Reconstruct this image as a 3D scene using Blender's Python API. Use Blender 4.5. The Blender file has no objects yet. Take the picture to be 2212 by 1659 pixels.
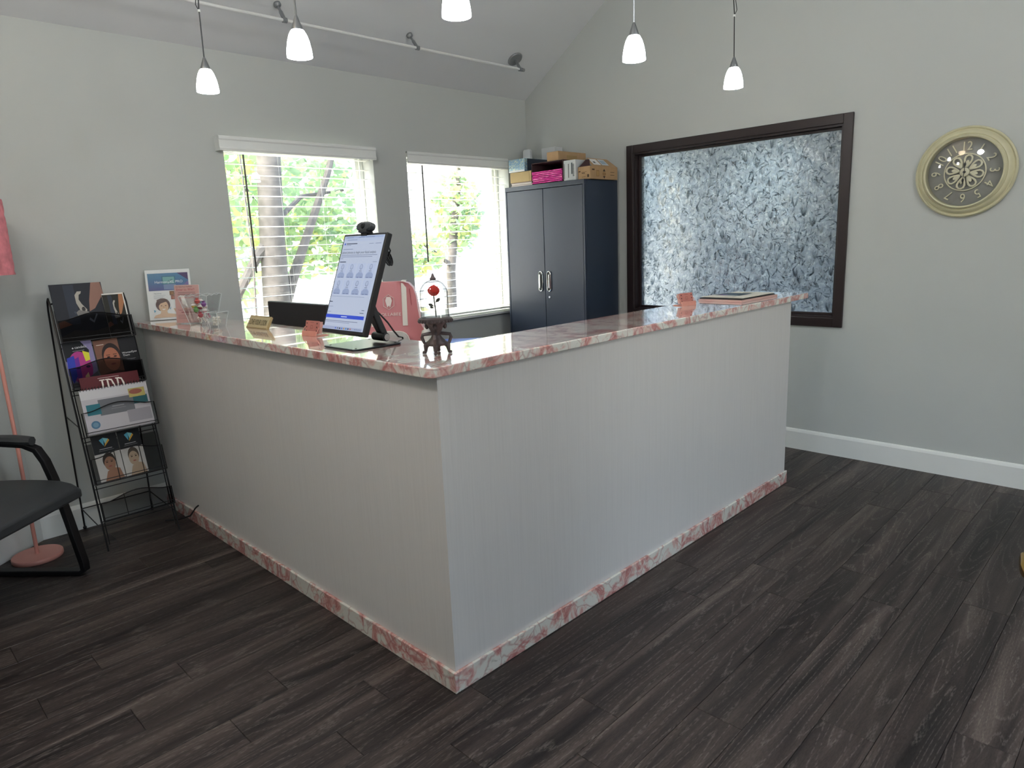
import bpy, math, random
from mathutils import Vector, Matrix

random.seed(7)
sc = bpy.context.scene
COL = sc.collection

# ------------------------------------------------------------------ camera
cam_d = bpy.data.cameras.new('camera')
cam = bpy.data.objects.new('camera', cam_d)
COL.objects.link(cam)
RIGHT = Vector((0.70160378, -0.71141295, -0.04054324))
DOWN = Vector((-0.17335271, -0.115221, -0.9780966))
FWD = Vector((0.69115915, 0.69326455, -0.20416486))
CAM = Vector((-1.248, -1.570, 1.45))
m = Matrix((RIGHT, -DOWN, -FWD)).transposed().to_4x4()
m.translation = CAM
cam.matrix_world = m
cam_d.sensor_fit = 'HORIZONTAL'
cam_d.sensor_width = 36.0
cam_d.lens = 36.0 * 1477.45 / 2212.0
cam_d.clip_start = 0.05
sc.camera = cam

# ------------------------------------------------------------------ world, sun, exposure
SKY = .75
SUN = 3.0
PENDANT = 9.0
FILL_LAMP = 17.0
EXPOSURE = 1.75
w = bpy.data.worlds.new('world')
sc.world = w
w.use_nodes = True
nt = w.node_tree
nt.nodes.clear()
o_ = nt.nodes.new('ShaderNodeOutputWorld')
b_ = nt.nodes.new('ShaderNodeBackground')
s_ = nt.nodes.new('ShaderNodeTexSky')
s_.sky_type = 'NISHITA'
s_.sun_disc = False
s_.sun_elevation = math.radians(52)
s_.sun_rotation = math.radians(-80)
s_.air_density = 1.0
s_.dust_density = 6.0
nt.links.new(s_.outputs[0], b_.inputs[0])
b_.inputs[1].default_value = SKY
nt.links.new(b_.outputs[0], o_.inputs[0])
sd = bpy.data.lights.new('sun', 'SUN')
sd.energy = SUN
sd.angle = math.radians(0.6)
sd.color = (1.0, 0.95, 0.86)
sun = bpy.data.objects.new('sun', sd)
COL.objects.link(sun)
sun.rotation_euler = Vector((0.35, -0.50, -0.79)).to_track_quat('-Z', 'Y').to_euler()
sun.location = (0, 8, 9)
sc.view_settings.view_transform = 'Standard'
sc.view_settings.look = 'None'
sc.view_settings.exposure = EXPOSURE
sc.view_settings.gamma = 1.0
sc.view_settings.use_curve_mapping = False
try:
    sc.cycles.use_denoising = True
    sc.cycles.denoiser = 'OPENIMAGEDENOISE'
    sc.cycles.max_bounces = 10
    sc.cycles.diffuse_bounces = 6
    sc.cycles.transparent_max_bounces = 24
    sc.cycles.sample_clamp_indirect = 6.0
    sc.cycles.caustics_reflective = False
    sc.cycles.caustics_refractive = False
except Exception:
    pass

# ------------------------------------------------------------------ materials
def lin(h):
    if isinstance(h, str):
        h = h.lstrip('#')
        c = [int(h[i:i + 2], 16) / 255 for i in (0, 2, 4)]
        return tuple(x / 12.92 if x <= 0.04045 else ((x + 0.055) / 1.055) ** 2.4 for x in c)
    return h

MATS = {}
def new_mat(name):
    mt = bpy.data.materials.new(name)
    mt.use_nodes = True
    n = mt.node_tree.nodes
    p = n.get('Principled BSDF')
    return mt, mt.node_tree, p

def mat(name, col=(.8, .8, .8), rough=.5, metal=0., emit=0., spec=.5, coat=0., bump=0., bscale=200., var=0., vscale=8., emitcol=None):
    if name in MATS:
        return MATS[name]
    mt, t, p = new_mat(name)
    col = lin(col)
    p.inputs['Base Color'].default_value = (*col, 1)
    p.inputs['Roughness'].default_value = rough
    p.inputs['Metallic'].default_value = metal
    p.inputs['Specular IOR Level'].default_value = spec
    p.inputs['Coat Weight'].default_value = coat
    p.inputs['Coat Roughness'].default_value = .05
    if emit:
        p.inputs['Emission Color'].default_value = (*lin(emitcol or col), 1)
        p.inputs['Emission Strength'].default_value = emit
    tc = None
    if bump or var:
        tc = t.nodes.new('ShaderNodeTexCoord')
    if bump:
        nz = t.nodes.new('ShaderNodeTexNoise')
        nz.inputs['Scale'].default_value = bscale
        nz.inputs['Detail'].default_value = 3
        bp = t.nodes.new('ShaderNodeBump')
        bp.inputs['Strength'].default_value = bump
        bp.inputs['Distance'].default_value = .002
        t.links.new(tc.outputs['Object'], nz.inputs['Vector'])
        t.links.new(nz.outputs['Fac'], bp.inputs['Height'])
        t.links.new(bp.outputs[0], p.inputs['Normal'])
    if var:
        nz = t.nodes.new('ShaderNodeTexNoise')
        nz.inputs['Scale'].default_value = vscale
        nz.inputs['Detail'].default_value = 5
        rp = t.nodes.new('ShaderNodeValToRGB')
        rp.color_ramp.elements[0].position = .3
        rp.color_ramp.elements[1].position = .7
        rp.color_ramp.elements[0].color = (*[c * (1 - var) for c in col], 1)
        rp.color_ramp.elements[1].color = (*[min(1, c * (1 + var)) for c in col], 1)
        t.links.new(tc.outputs['Object'], nz.inputs['Vector'])
        t.links.new(nz.outputs['Fac'], rp.inputs['Fac'])
        t.links.new(rp.outputs[0], p.inputs['Base Color'])
    MATS[name] = mt
    return mt

def ink(h, emit=0.):
    k = ('glow_' if emit else 'ink_') + str(h).lstrip('#')
    if emit:
        return mat(k, (0.01, 0.01, 0.01), .3, emit=emit, emitcol=h)
    return mat(k, h, .55, spec=.3)

def N(t, kind, **kw):
    n = t.nodes.new(kind)
    for k, v in kw.items():
        n.inputs[k].default_value = v
    return n

def ramp(t, stops):
    r = t.nodes.new('ShaderNodeValToRGB')
    e = r.color_ramp.elements
    while len(e) > 1:
        e.remove(e[-1])
    e[0].position, e[0].color = stops[0][0], (*lin(stops[0][1]), 1)
    for ps, c in stops[1:]:
        x = e.new(ps)
        x.color = (*lin(c), 1)
    return r

def mixc(t, fac, a, b, blend='MIX'):
    n = t.nodes.new('ShaderNodeMix')
    n.data_type = 'RGBA'
    n.blend_type = blend
    for s, v in ((n.inputs[0], fac), (n.inputs[6], a), (n.inputs[7], b)):
        if hasattr(v, 'is_output'):
            t.links.new(v, s)
        elif isinstance(v, (int, float)):
            s.default_value = v
        else:
            s.default_value = (*lin(v), 1)
    return n.outputs[2]

def marble():
    mt, t, p = new_mat('pink_marble')
    tc = t.nodes.new('ShaderNodeTexCoord')
    mp = N(t, 'ShaderNodeMapping')
    mp.inputs['Rotation'].default_value = (.2, .3, .6)
    t.links.new(tc.outputs['Object'], mp.inputs['Vector'])
    n1 = N(t, 'ShaderNodeTexNoise', Scale=7.0, Detail=7.0, Roughness=.6, Distortion=1.6)
    t.links.new(mp.outputs[0], n1.inputs['Vector'])
    r1 = ramp(t, [(0.0, '#e6e4dd'), (.46, '#e2dfd6'), (.53, '#dcb4ac'), (.60, '#c4807b'), (.68, '#e0cbc4'), (1, '#e8e5de')])
    t.links.new(n1.outputs['Fac'], r1.inputs['Fac'])
    n2 = N(t, 'ShaderNodeTexNoise', Scale=3.0, Detail=4.0)
    t.links.new(tc.outputs['Object'], n2.inputs['Vector'])
    add = t.nodes.new('ShaderNodeVectorMath')
    add.operation = 'MULTIPLY_ADD'
    add.inputs[1].default_value = (.35, .35, .35)
    t.links.new(n2.outputs['Color'], add.inputs[0])
    t.links.new(mp.outputs[0], add.inputs[2])
    vo = t.nodes.new('ShaderNodeTexVoronoi')
    vo.feature = 'DISTANCE_TO_EDGE'
    vo.inputs['Scale'].default_value = 11
    t.links.new(add.outputs[0], vo.inputs['Vector'])
    r2 = ramp(t, [(0, (.55, .55, .55)), (.03, (.25, .25, .25)), (.06, (0, 0, 0))])
    t.links.new(vo.outputs['Distance'], r2.inputs['Fac'])
    c = mixc(t, r2.outputs[0], r1.outputs[0], '#a9696a')
    n3 = N(t, 'ShaderNodeTexNoise', Scale=24.0, Detail=6.0, Distortion=2.0)
    t.links.new(tc.outputs['Object'], n3.inputs['Vector'])
    r3 = ramp(t, [(0, (0, 0, 0)), (.62, (0, 0, 0)), (.70, (.5, .5, .5))])
    t.links.new(n3.outputs['Fac'], r3.inputs['Fac'])
    c = mixc(t, r3.outputs[0], c, '#9c9a90')
    t.links.new(c, p.inputs['Base Color'])
    p.inputs['Roughness'].default_value = .12
    p.inputs['Coat Weight'].default_value = 1.0
    p.inputs['Coat Roughness'].default_value = .02
    p.inputs['Coat IOR'].default_value = 1.6
    return mt

def laminate():
    mt, t, p = new_mat('grey_grain_laminate')
    tc = t.nodes.new('ShaderNodeTexCoord')
    mp = N(t, 'ShaderNodeMapping')
    mp.inputs['Scale'].default_value = (150, 150, 3.0)
    t.links.new(tc.outputs['Object'], mp.inputs['Vector'])
    n1 = N(t, 'ShaderNodeTexNoise', Scale=1.0, Detail=4.0, Roughness=.55, Distortion=.4)
    t.links.new(mp.outputs[0], n1.inputs['Vector'])
    r = ramp(t, [(.25, '#cdcac8'), (.5, '#d1cecc'), (.75, '#d4d1cf')])
    t.links.new(n1.outputs['Fac'], r.inputs['Fac'])
    t.links.new(r.outputs[0], p.inputs['Base Color'])
    bp = N(t, 'ShaderNodeBump', Strength=.12, Distance=.001)
    t.links.new(n1.outputs['Fac'], bp.inputs['Height'])
    t.links.new(bp.outputs[0], p.inputs['Normal'])
    p.inputs['Roughness'].default_value = .5
    return mt

def plank_mat():
    mt, t, p = new_mat('dark_plank')
    tc = t.nodes.new('ShaderNodeTexCoord')
    oi = t.nodes.new('ShaderNodeObjectInfo')
    mul = t.nodes.new('ShaderNodeVectorMath')
    mul.operation = 'MULTIPLY_ADD'
    t.links.new(oi.outputs['Random'], mul.inputs[0])
    mul.inputs[1].default_value = (37, 53, 19)
    t.links.new(tc.outputs['Object'], mul.inputs[2])
    # long soft bands
    mp = N(t, 'ShaderNodeMapping')
    mp.inputs['Scale'].default_value = (.8, 13, 1)
    t.links.new(mul.outputs[0], mp.inputs['Vector'])
    n1 = N(t, 'ShaderNodeTexNoise', Scale=1.0, Detail=4.0, Roughness=.6, Distortion=.6)
    t.links.new(mp.outputs[0], n1.inputs['Vector'])
    r1 = ramp(t, [(.30, '#1d1818'), (.43, '#332b2a'), (.55, '#463c39'), (.66, '#5f544f'), (.80, '#766a63')])
    t.links.new(n1.outputs['Fac'], r1.inputs['Fac'])
    # cathedral grain rings
    mp2 = N(t, 'ShaderNodeMapping')
    mp2.inputs['Scale'].default_value = (.75, 8, 1)
    t.links.new(mul.outputs[0], mp2.inputs['Vector'])
    nz = N(t, 'ShaderNodeTexNoise', Scale=1.0, Detail=1.5, Distortion=.25)
    t.links.new(mp2.outputs[0], nz.inputs['Vector'])
    mm = t.nodes.new('ShaderNodeMath')
    mm.operation = 'MULTIPLY'
    mm.inputs[1].default_value = 120
    t.links.new(nz.outputs['Fac'], mm.inputs[0])
    sn = t.nodes.new('ShaderNodeMath')
    sn.operation = 'SINE'
    t.links.new(mm.outputs[0], sn.inputs[0])
    r2 = ramp(t, [(0, (0, 0, 0)), (.55, (0, 0, 0)), (1, (1, 1, 1))])
    t.links.new(sn.outputs[0], r2.inputs['Fac'])
    # fine pores
    mp3 = N(t, 'ShaderNodeMapping')
    mp3.inputs['Scale'].default_value = (60, 260, 1)
    t.links.new(mul.outputs[0], mp3.inputs['Vector'])
    n3 = N(t, 'ShaderNodeTexNoise', Scale=1.0, Detail=3.0)
    t.links.new(mp3.outputs[0], n3.inputs['Vector'])
    r3 = ramp(t, [(.38, (0, 0, 0)), (.62, (1, 1, 1))])
    t.links.new(n3.outputs['Fac'], r3.inputs['Fac'])
    pm = t.nodes.new('ShaderNodeMath')
    pm.operation = 'MULTIPLY'
    t.links.new(r2.outputs[0], pm.inputs[0])
    t.links.new(r3.outputs[0], pm.inputs[1])
    pq = t.nodes.new('ShaderNodeMath')
    pq.operation = 'MULTIPLY'
    pq.inputs[1].default_value = .34
    t.links.new(pm.outputs[0], pq.inputs[0])
    c = mixc(t, pq.outputs[0], r1.outputs[0], '#8f867f')
    c = mixc(t, .25, c, r3.outputs[0], 'MULTIPLY')
    # plank to plank tone
    rr = ramp(t, [(0, (.68, .68, .68)), (.5, (.95, .95, .95)), (1, (1.0, 1.0, 1.0))])
    t.links.new(oi.outputs['Random'], rr.inputs['Fac'])
    c = mixc(t, 1.0, c, rr.outputs[0], 'MULTIPLY')
    t.links.new(c, p.inputs['Base Color'])
    p.inputs['Roughness'].default_value = .46
    p.inputs['Specular IOR Level'].default_value = .34
    bp = N(t, 'ShaderNodeBump', Strength=.3, Distance=.0015)
    t.links.new(n3.outputs['Fac'], bp.inputs['Height'])
    t.links.new(bp.outputs[0], p.inputs['Normal'])
    return mt

def clear(name, tint=(1, 1, 1), refl=.12, rough=.02, edge=.5, rimtint=None):
    if name in MATS:
        return MATS[name]
    mt = bpy.data.materials.new(name)
    mt.use_nodes = True
    t = mt.node_tree
    t.nodes.clear()
    out = t.nodes.new('ShaderNodeOutputMaterial')
    tr = t.nodes.new('ShaderNodeBsdfTransparent')
    tr.inputs[0].default_value = (*tint, 1)
    gl = t.nodes.new('ShaderNodeBsdfGlossy')
    gl.inputs['Roughness'].default_value = rough
    lw = t.nodes.new('ShaderNodeLayerWeight')
    lw.inputs['Blend'].default_value = .25
    mr = t.nodes.new('ShaderNodeMapRange')
    mr.inputs['To Min'].default_value = refl * .4
    mr.inputs['To Max'].default_value = edge
    t.links.new(lw.outputs['Fresnel'], mr.inputs['Value'])
    if rimtint is not None:
        lf = t.nodes.new('ShaderNodeLayerWeight')
        lf.inputs['Blend'].default_value = .5
        rr = ramp(t, [(0, tint), (.55, tint), (.95, (rimtint, rimtint, rimtint))])
        t.links.new(lf.outputs['Facing'], rr.inputs['Fac'])
        t.links.new(rr.outputs[0], tr.inputs[0])
    mx = t.nodes.new('ShaderNodeMixShader')
    t.links.new(mr.outputs[0], mx.inputs[0])
    t.links.new(tr.outputs[0], mx.inputs[1])
    t.links.new(gl.outputs[0], mx.inputs[2])
    t.links.new(mx.outputs[0], out.inputs[0])
    MATS[name] = mt
    return mt

def translucent(name, col, amt=.5, rough=.5):
    if name in MATS:
        return MATS[name]
    mt = bpy.data.materials.new(name)
    mt.use_nodes = True
    t = mt.node_tree
    p = t.nodes['Principled BSDF']
    p.inputs['Base Color'].default_value = (*lin(col), 1)
    p.inputs['Roughness'].default_value = rough
    tl = t.nodes.new('ShaderNodeBsdfTranslucent')
    tl.inputs[0].default_value = (*lin(col), 1)
    mx = t.nodes.new('ShaderNodeMixShader')
    mx.inputs[0].default_value = amt
    t.links.new(p.outputs[0], mx.inputs[1])
    t.links.new(tl.outputs[0], mx.inputs[2])
    t.links.new(mx.outputs[0], t.nodes['Material Output'].inputs[0])
    MATS[name] = mt
    return mt

def frosted():
    mt = bpy.data.materials.new('floral_frosted_film')
    mt.use_nodes = True
    t = mt.node_tree
    t.nodes.clear()
    out = t.nodes.new('ShaderNodeOutputMaterial')
    tc = t.nodes.new('ShaderNodeTexCoord')
    nz = N(t, 'ShaderNodeTexNoise', Scale=34.0, Detail=2.0, Distortion=2.6)
    t.links.new(tc.outputs['Object'], nz.inputs['Vector'])
    bp = N(t, 'ShaderNodeBump', Strength=.8, Distance=.006)
    t.links.new(nz.outputs['Fac'], bp.inputs['Height'])
    rf = t.nodes.new('ShaderNodeBsdfRefraction')
    rf.inputs['Color'].default_value = (.9, .95, 1, 1)
    rf.inputs['Roughness'].default_value = .2
    rf.inputs['IOR'].default_value = 1.3
    t.links.new(bp.outputs[0], rf.inputs['Normal'])
    n2 = N(t, 'ShaderNodeTexNoise', Scale=18.0, Detail=3.0)
    t.links.new(tc.outputs['Object'], n2.inputs['Vector'])
    ad = t.nodes.new('ShaderNodeVectorMath')
    ad.operation = 'MULTIPLY_ADD'
    ad.inputs[1].default_value = (.09, .09, .09)
    t.links.new(n2.outputs['Color'], ad.inputs[0])
    t.links.new(tc.outputs['Object'], ad.inputs[2])
    vo = t.nodes.new('ShaderNodeTexVoronoi')
    vo.inputs['Scale'].default_value = 30
    t.links.new(ad.outputs[0], vo.inputs['Vector'])
    rv = ramp(t, [(.0, (1, 1, 1)), (.20, (.97, .99, 1)), (.30, (.66, .70, .73)), (.62, (.58, .62, .66)), (.85, (.45, .5, .55))])
    t.links.new(vo.outputs['Distance'], rv.inputs['Fac'])
    tl = t.nodes.new('ShaderNodeBsdfTranslucent')
    t.links.new(rv.outputs[0], tl.inputs[0])
    mx = t.nodes.new('ShaderNodeMixShader')
    mx.inputs[0].default_value = .55
    t.links.new(rf.outputs[0], mx.inputs[1])
    t.links.new(tl.outputs[0], mx.inputs[2])
    gl = t.nodes.new('ShaderNodeBsdfGlossy')
    gl.inputs['Roughness'].default_value = .15
    t.links.new(bp.outputs[0], gl.inputs['Normal'])
    m2 = t.nodes.new('ShaderNodeMixShader')
    m2.inputs[0].default_value = .07
    t.links.new(mx.outputs[0], m2.inputs[1])
    t.links.new(gl.outputs[0], m2.inputs[2])
    t.links.new(m2.outputs[0], out.inputs[0])
    return mt

M_WALL = mat('warm_grey_paint', '#b3b7b5', .75, bump=.12, bscale=260)
M_CEIL = mat('ceiling_paint', '#ccced0', .8, bump=.1, bscale=200)
M_WHITE = mat('white_trim', '#d9dcda', .35)
M_VINYL = mat('white_vinyl', '#e6e8e2', .4)
M_SLAT = mat('white_slat', '#e2e4e0', .45)
M_MARBLE = marble()
M_LAM = laminate()
M_PLANK = plank_mat()
M_SLAB = mat('floor_underlay', '#2b2322', .6)
M_DARKWOOD = mat('dark_brown_paint', '#251a1b', .38, bump=.05)
M_BLACK = mat('black_plastic', '#17181b', .4)
M_BLACKM = mat('black_wire', '#111114', .35, .3)
M_FABRIC = mat('black_vinyl', '#303336', .5, bump=.3, bscale=500)
M_STEEL = mat('brushed_nickel', '#8f9294', .35, .9)
M_CHROME = mat('chrome', '#cfd2d3', .2, 1.)
M_GLASS = clear('window_glass', (.97, .99, .97), .06, .01, .35)
M_ACRYL = clear('clear_acrylic', (.995, 1, 1), .10, .03, .25, .9)
M_CAB = mat('charcoal_blue_steel', '#2c3647', .38, .15, bump=.05, bscale=700)
M_PINK = mat('pink_leatherette', '#cf858a', .45, bump=.1, bscale=400)
M_CREAM = mat('cream_leatherette', '#e4dfd6', .45)
M_ROSEW = mat('rose_painted_metal', '#d9978b', .4)
M_KRAFT = mat('kraft_card', '#a98a66', .8, var=.08, vscale=12)
M_BRONZE = mat('pewter_bronze', '#5a5152', .45, .55, bump=.4, bscale=260)
M_NUM = mat('cream_relief', '#ded9bd', .45)
M_CLOCK = mat('cream_clock_paint', '#c3bfa0', .42, var=.06, vscale=15)

# ------------------------------------------------------------------ geometry helpers
class MB:
    def __init__(s):
        s.v, s.f, s.mi, s.cur = [], [], [], 0
    def add(s, vs, fs):
        k = len(s.v)
        s.v += [Vector(q) for q in vs]
        s.f += [tuple(i + k for i in f) for f in fs]
        s.mi += [s.cur] * len(fs)
        return s
    def box(s, lo, hi):
        (a, b, c), (d, e, f) = lo, hi
        vs = [(a, b, c), (d, b, c), (d, e, c), (a, e, c), (a, b, f), (d, b, f), (d, e, f), (a, e, f)]
        return s.add(vs, [(0, 3, 2, 1), (4, 5, 6, 7), (0, 1, 5, 4), (1, 2, 6, 5), (2, 3, 7, 6), (3, 0, 4, 7)])
    def obox(s, c, ax, h):
        c = Vector(c)
        X, Y, Z = [Vector(a).normalized() * b for a, b in zip(ax, h)]
        vs = [c + X * i + Y * j + Z * k for k in (-1, 1) for i, j in ((-1, -1), (1, -1), (1, 1), (-1, 1))]
        return s.add(vs, [(0, 3, 2, 1), (4, 5, 6, 7), (0, 1, 5, 4), (1, 2, 6, 5), (2, 3, 7, 6), (3, 0, 4, 7)])
    def prism(s, poly, o, u, v, d):
        o, u, v, d = Vector(o), Vector(u), Vector(v), Vector(d)
        n = len(poly)
        vs = [o + u * a + v * b for a, b in poly] + [o + u * a + v * b + d for a, b in poly]
        fs = [tuple(range(n - 1, -1, -1)), tuple(range(n, 2 * n))]
        fs += [(i, (i + 1) % n, n + (i + 1) % n, n + i) for i in range(n)]
        return s.add(vs, fs)
    def tube(s, path, r, n=8, closed=False, caps=True):
        path = [Vector(p) for p in path]
        k = len(path)
        rr = r if isinstance(r, (list, tuple)) else [r] * k
        T = []
        for i in range(k):
            a = path[(i - 1) % k] if closed or i else path[0]
            b = path[(i + 1) % k] if closed or i < k - 1 else path[-1]
            d = b - a
            T.append(d.normalized() if d.length > 1e-9 else Vector((0, 0, 1)))
        up = Vector((0, 0, 1)) if abs(T[0].z) < .9 else Vector((1, 0, 0))
        nx = T[0].cross(up).normalized()
        vs = []
        for i in range(k):
            nx = (nx - T[i] * nx.dot(T[i]))
            nx = nx.normalized() if nx.length > 1e-6 else T[i].orthogonal().normalized()
            ny = T[i].cross(nx)
            for j in range(n):
                a = 2 * math.pi * j / n
                vs.append(path[i] + (nx * math.cos(a) + ny * math.sin(a)) * rr[i])
        fs = []
        for i in range(k if closed else k - 1):
            i2 = (i + 1) % k
            for j in range(n):
                j2 = (j + 1) % n
                fs.append((i * n + j, i * n + j2, i2 * n + j2, i2 * n + j))
        if caps and not closed:
            fs += [tuple(range(n - 1, -1, -1)), tuple((k - 1) * n + j for j in range(n))]
        return s.add(vs, fs)
    def lathe(s, prof, c, n=24, ax=(0, 0, 1), close=False):
        ax = Vector(ax).normalized()
        c = Vector(c)
        u = ax.orthogonal().normalized()
        v = ax.cross(u)
        vs, fs = [], []
        for r, z in prof:
            for j in range(n):
                a = 2 * math.pi * j / n
                vs.append(c + ax * z + (u * math.cos(a) + v * math.sin(a)) * max(r, 1e-5))
        k = len(prof)
        for i in range(k - 1 if not close else k):
            i2 = (i + 1) % k
            for j in range(n):
                j2 = (j + 1) % n
                fs.append((i * n + j, i * n + j2, i2 * n + j2, i2 * n + j))
        return s.add(vs, fs)
    def ell(s, c, r, n=12, k=8):
        c = Vector(c)
        vs, fs = [], []
        for i in range(k + 1):
            th = math.pi * i / k
            for j in range(n):
                a = 2 * math.pi * j / n
                vs.append(c + Vector((r[0] * math.sin(th) * math.cos(a), r[1] * math.sin(th) * math.sin(a), r[2] * math.cos(th))))
        for i in range(k):
            for j in range(n):
                fs.append((i * n + j, (i + 1) * n + j, (i + 1) * n + (j + 1) % n, i * n + (j + 1) % n))
        return s.add(vs, fs)
    def poly(s, pts):
        return s.add(pts, [tuple(range(len(pts)))])
    def build(s, name, mats, parent=None, smooth=False, bevel=0., world=True, seg=2):
        me = bpy.data.meshes.new(name)
        vs = s.v
        if parent is not None and world:
            inv = WM[parent.name].inverted()
            vs = [inv @ v for v in vs]
        me.from_pydata([tuple(v) for v in vs], [], s.f)
        if not isinstance(mats, (list, tuple)):
            mats = [mats]
        for mm in mats:
            me.materials.append(mm)
        if len(mats) > 1:
            me.polygons.foreach_set('material_index', s.mi)
        me.update()
        if smooth:
            me.polygons.foreach_set('use_smooth', [True] * len(me.polygons))
            try:
                me.set_sharp_from_angle(angle=math.radians(38))
            except Exception:
                pass
        ob = bpy.data.objects.new(name, me)
        COL.objects.link(ob)
        if parent is not None:
            ob.parent = parent
            WM[ob.name] = WM[parent.name].copy()
        else:
            WM[ob.name] = Matrix.Identity(4)
        if bevel:
            bv = ob.modifiers.new('edge', 'BEVEL')
            bv.width = bevel
            bv.segments = seg
            bv.limit_method = 'ANGLE'
            bv.angle_limit = math.radians(40)
        return ob

WM = {}
def tag(o, label=None, cat=None, group=None, kind=None):
    if label: o['label'] = label
    if cat: o['category'] = cat
    if group: o['group'] = group
    if kind: o['kind'] = kind
    return o

def thing(name, label, cat, loc=(0, 0, 0), rz=0., group=None, kind=None):
    o = bpy.data.objects.new(name, None)
    o.empty_display_size = .05
    COL.objects.link(o)
    o.location = loc
    o.rotation_euler = (0, 0, rz)
    WM[o.name] = Matrix.Translation(Vector(loc)) @ Matrix.Rotation(rz, 4, 'Z')
    return tag(o, label, cat, group, kind)

def struct(ob, label=None):
    ob['kind'] = 'structure'
    if label:
        ob['label'] = label
    return ob

def box(name, mt, lo, hi, parent=None, bevel=0., world=True):
    return MB().box(lo, hi).build(name, mt, parent, bevel=bevel, world=world)

def recentre(ob, base):
    """move a top-level mesh's origin to a base point"""
    b = Vector(base)
    ob.data.transform(Matrix.Translation(-b))
    ob.location = b
    WM[ob.name] = Matrix.Translation(b)
    return ob

def text_polys(st, size, align='LEFT', ext=0.):
    c = bpy.data.curves.new('t', 'FONT')
    c.body = st
    c.size = size
    c.align_x = align
    c.extrude = ext
    c.resolution_u = 3
    o = bpy.data.objects.new('t', c)
    COL.objects.link(o)
    bpy.context.view_layer.update()
    me = o.to_mesh()
    vs = [v.co.copy() for v in me.vertices]
    fs = [tuple(p.vertices) for p in me.polygons]
    o.to_mesh_clear()
    bpy.data.objects.remove(o)
    bpy.data.curves.remove(c)
    return vs, fs

def printed(parent, name, o, u, v, items, emit=0., world=True, step=.00035):
    """flat print: items laid on a page with origin o, axes u (right) and v (up) in metres"""
    o, u, v = Vector(o), Vector(u).normalized(), Vector(v).normalized()
    nrm = u.cross(v).normalized()
    b = MB()
    mats = []
    for k, it in enumerate(items):
        h = it[-1]
        mm = ink(h, emit)
        if mm not in mats:
            mats.append(mm)
        b.cur = mats.index(mm)
        off = nrm * (step + k * .00005)
        P = lambda a, c: o + u * a + v * c + off
        if it[0] == 'r':
            _, x, y, ww, hh, _ = it
            b.poly([P(x, y), P(x + ww, y), P(x + ww, y + hh), P(x, y + hh)])
        elif it[0] == 'p':
            b.poly([P(*q) for q in it[1]])
        elif it[0] == 'e':
            _, x, y, rx, ry, _ = it
            b.poly([P(x + rx * math.cos(a * math.pi / 12), y + ry * math.sin(a * math.pi / 12)) for a in range(24)])
        elif it[0] == 't':
            _, st, x, y, sz, _ = it
            vs, fs = text_polys(st, sz)
            b.add([P(x + q.x, y + q.y) for q in vs], fs)
    ob = b.build(name, mats, parent, world=world)
    return ob

def px(u, v, axis, val):
    d = RIGHT * (u - 1106) + DOWN * (v - 829.5) + FWD * 1477.45
    return CAM + d * ((val - CAM[axis]) / d[axis])

def wave(x0, x1, zf, n=14):
    return [(x0 + (x1 - x0) * i / n, zf(i / n)) for i in range(n + 1)]

# ================================================================== SETTING
XR, YB, ZE, SL = 3.234, 2.631, 2.605, .66
RIDGE = -.8
ZR = ZE + SL * (YB - RIDGE)
YF = -4.2
ZF = ZR - SL * (RIDGE - YF)
DX, DY = -.757, -.653                 # direction of the angled wall
CX = -.633                            # corner of the angled wall
AL = 2.0
AX, AY = CX + DX * AL, YB + DY * AL   # far end of the angled wall
def ceil_z(y): return ZE + SL * (YB - y) if y > RIDGE else ZR - SL * (RIDGE - y)

# floor
fl = struct(box('floor', M_SLAB, (-3.2, YF - .2, -.06), (XR + .1, YB + .2, -.006)), 'dark brown wood plank floor')
WM[fl.name] = Matrix.Identity(4)
PW = .152
_pl = {}
def plank_mesh(L):
    k = round(L, 2)
    if k in _pl:
        return _pl[k]
    g, c = .0006, .0012
    x, y = L - g, PW - g
    vs = []
    for z, i in ((-.0055, 0), (-c, 0), (0, c)):
        vs += [(g + i, g + i, z), (x - i, g + i, z), (x - i, y - i, z), (g + i, y - i, z)]
    fs = [(8, 9, 10, 11)]
    for a in (0, 4):
        fs += [(a + j, a + (j + 1) % 4, a + 4 + (j + 1) % 4, a + 4 + j) for j in range(4)]
    me = bpy.data.meshes.new('plank')
    me.from_pydata(vs, [], fs)
    me.materials.append(M_PLANK)
    _pl[k] = me
    return me
row = 0
y = -1.22 - 6 * PW
while y < YB - .01:
    x = -2.6 - ((row * 7 + row * row * 3) % 12) * .1
    while x < XR:
        L = 1.22
        x0, x1 = max(x, -2.6), min(x + L, XR - .002)
        if x1 - x0 > .04 and (y > -1.9):
            ob = bpy.data.objects.new('plank', plank_mesh(x1 - x0))
            COL.objects.link(ob)
            ob.location = (x0, y, 0)
            ob.parent = fl
        x += L
    y += PW
    row += 1
# rest of the floor behind the camera position
struct(box('floor_entry', M_PLANK, (-3.2, YF, -.02), (XR, -1.22 - 5 * PW + .145, -.0008)), 'dark brown plank floor by the entrance')

# walls
W1 = (.598, 1.655, .872, 2.118)
W2 = (1.948, 3.0, .872, 2.122)
T = .2
b = MB()
b.box((CX - .4, YB, 0), (W1[0], YB + T, ZE + .1))
b.box((W1[0], YB, 0), (W1[1], YB + T, W1[2]))
b.box((W1[0], YB, W1[3]), (W1[1], YB + T, ZE + .1))
b.box((W1[1], YB, 0), (W2[0], YB + T, ZE + .1))
b.box((W2[0], YB, 0), (W2[1], YB + T, W2[2]))
b.box((W2[0], YB, W2[3]), (W2[1], YB + T, ZE + .1))
b.box((W2[1], YB, 0), (XR + .13, YB + T, ZE + .1))
struct(b.build('wall_back', M_WALL), 'warm grey back wall with two windows')

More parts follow.
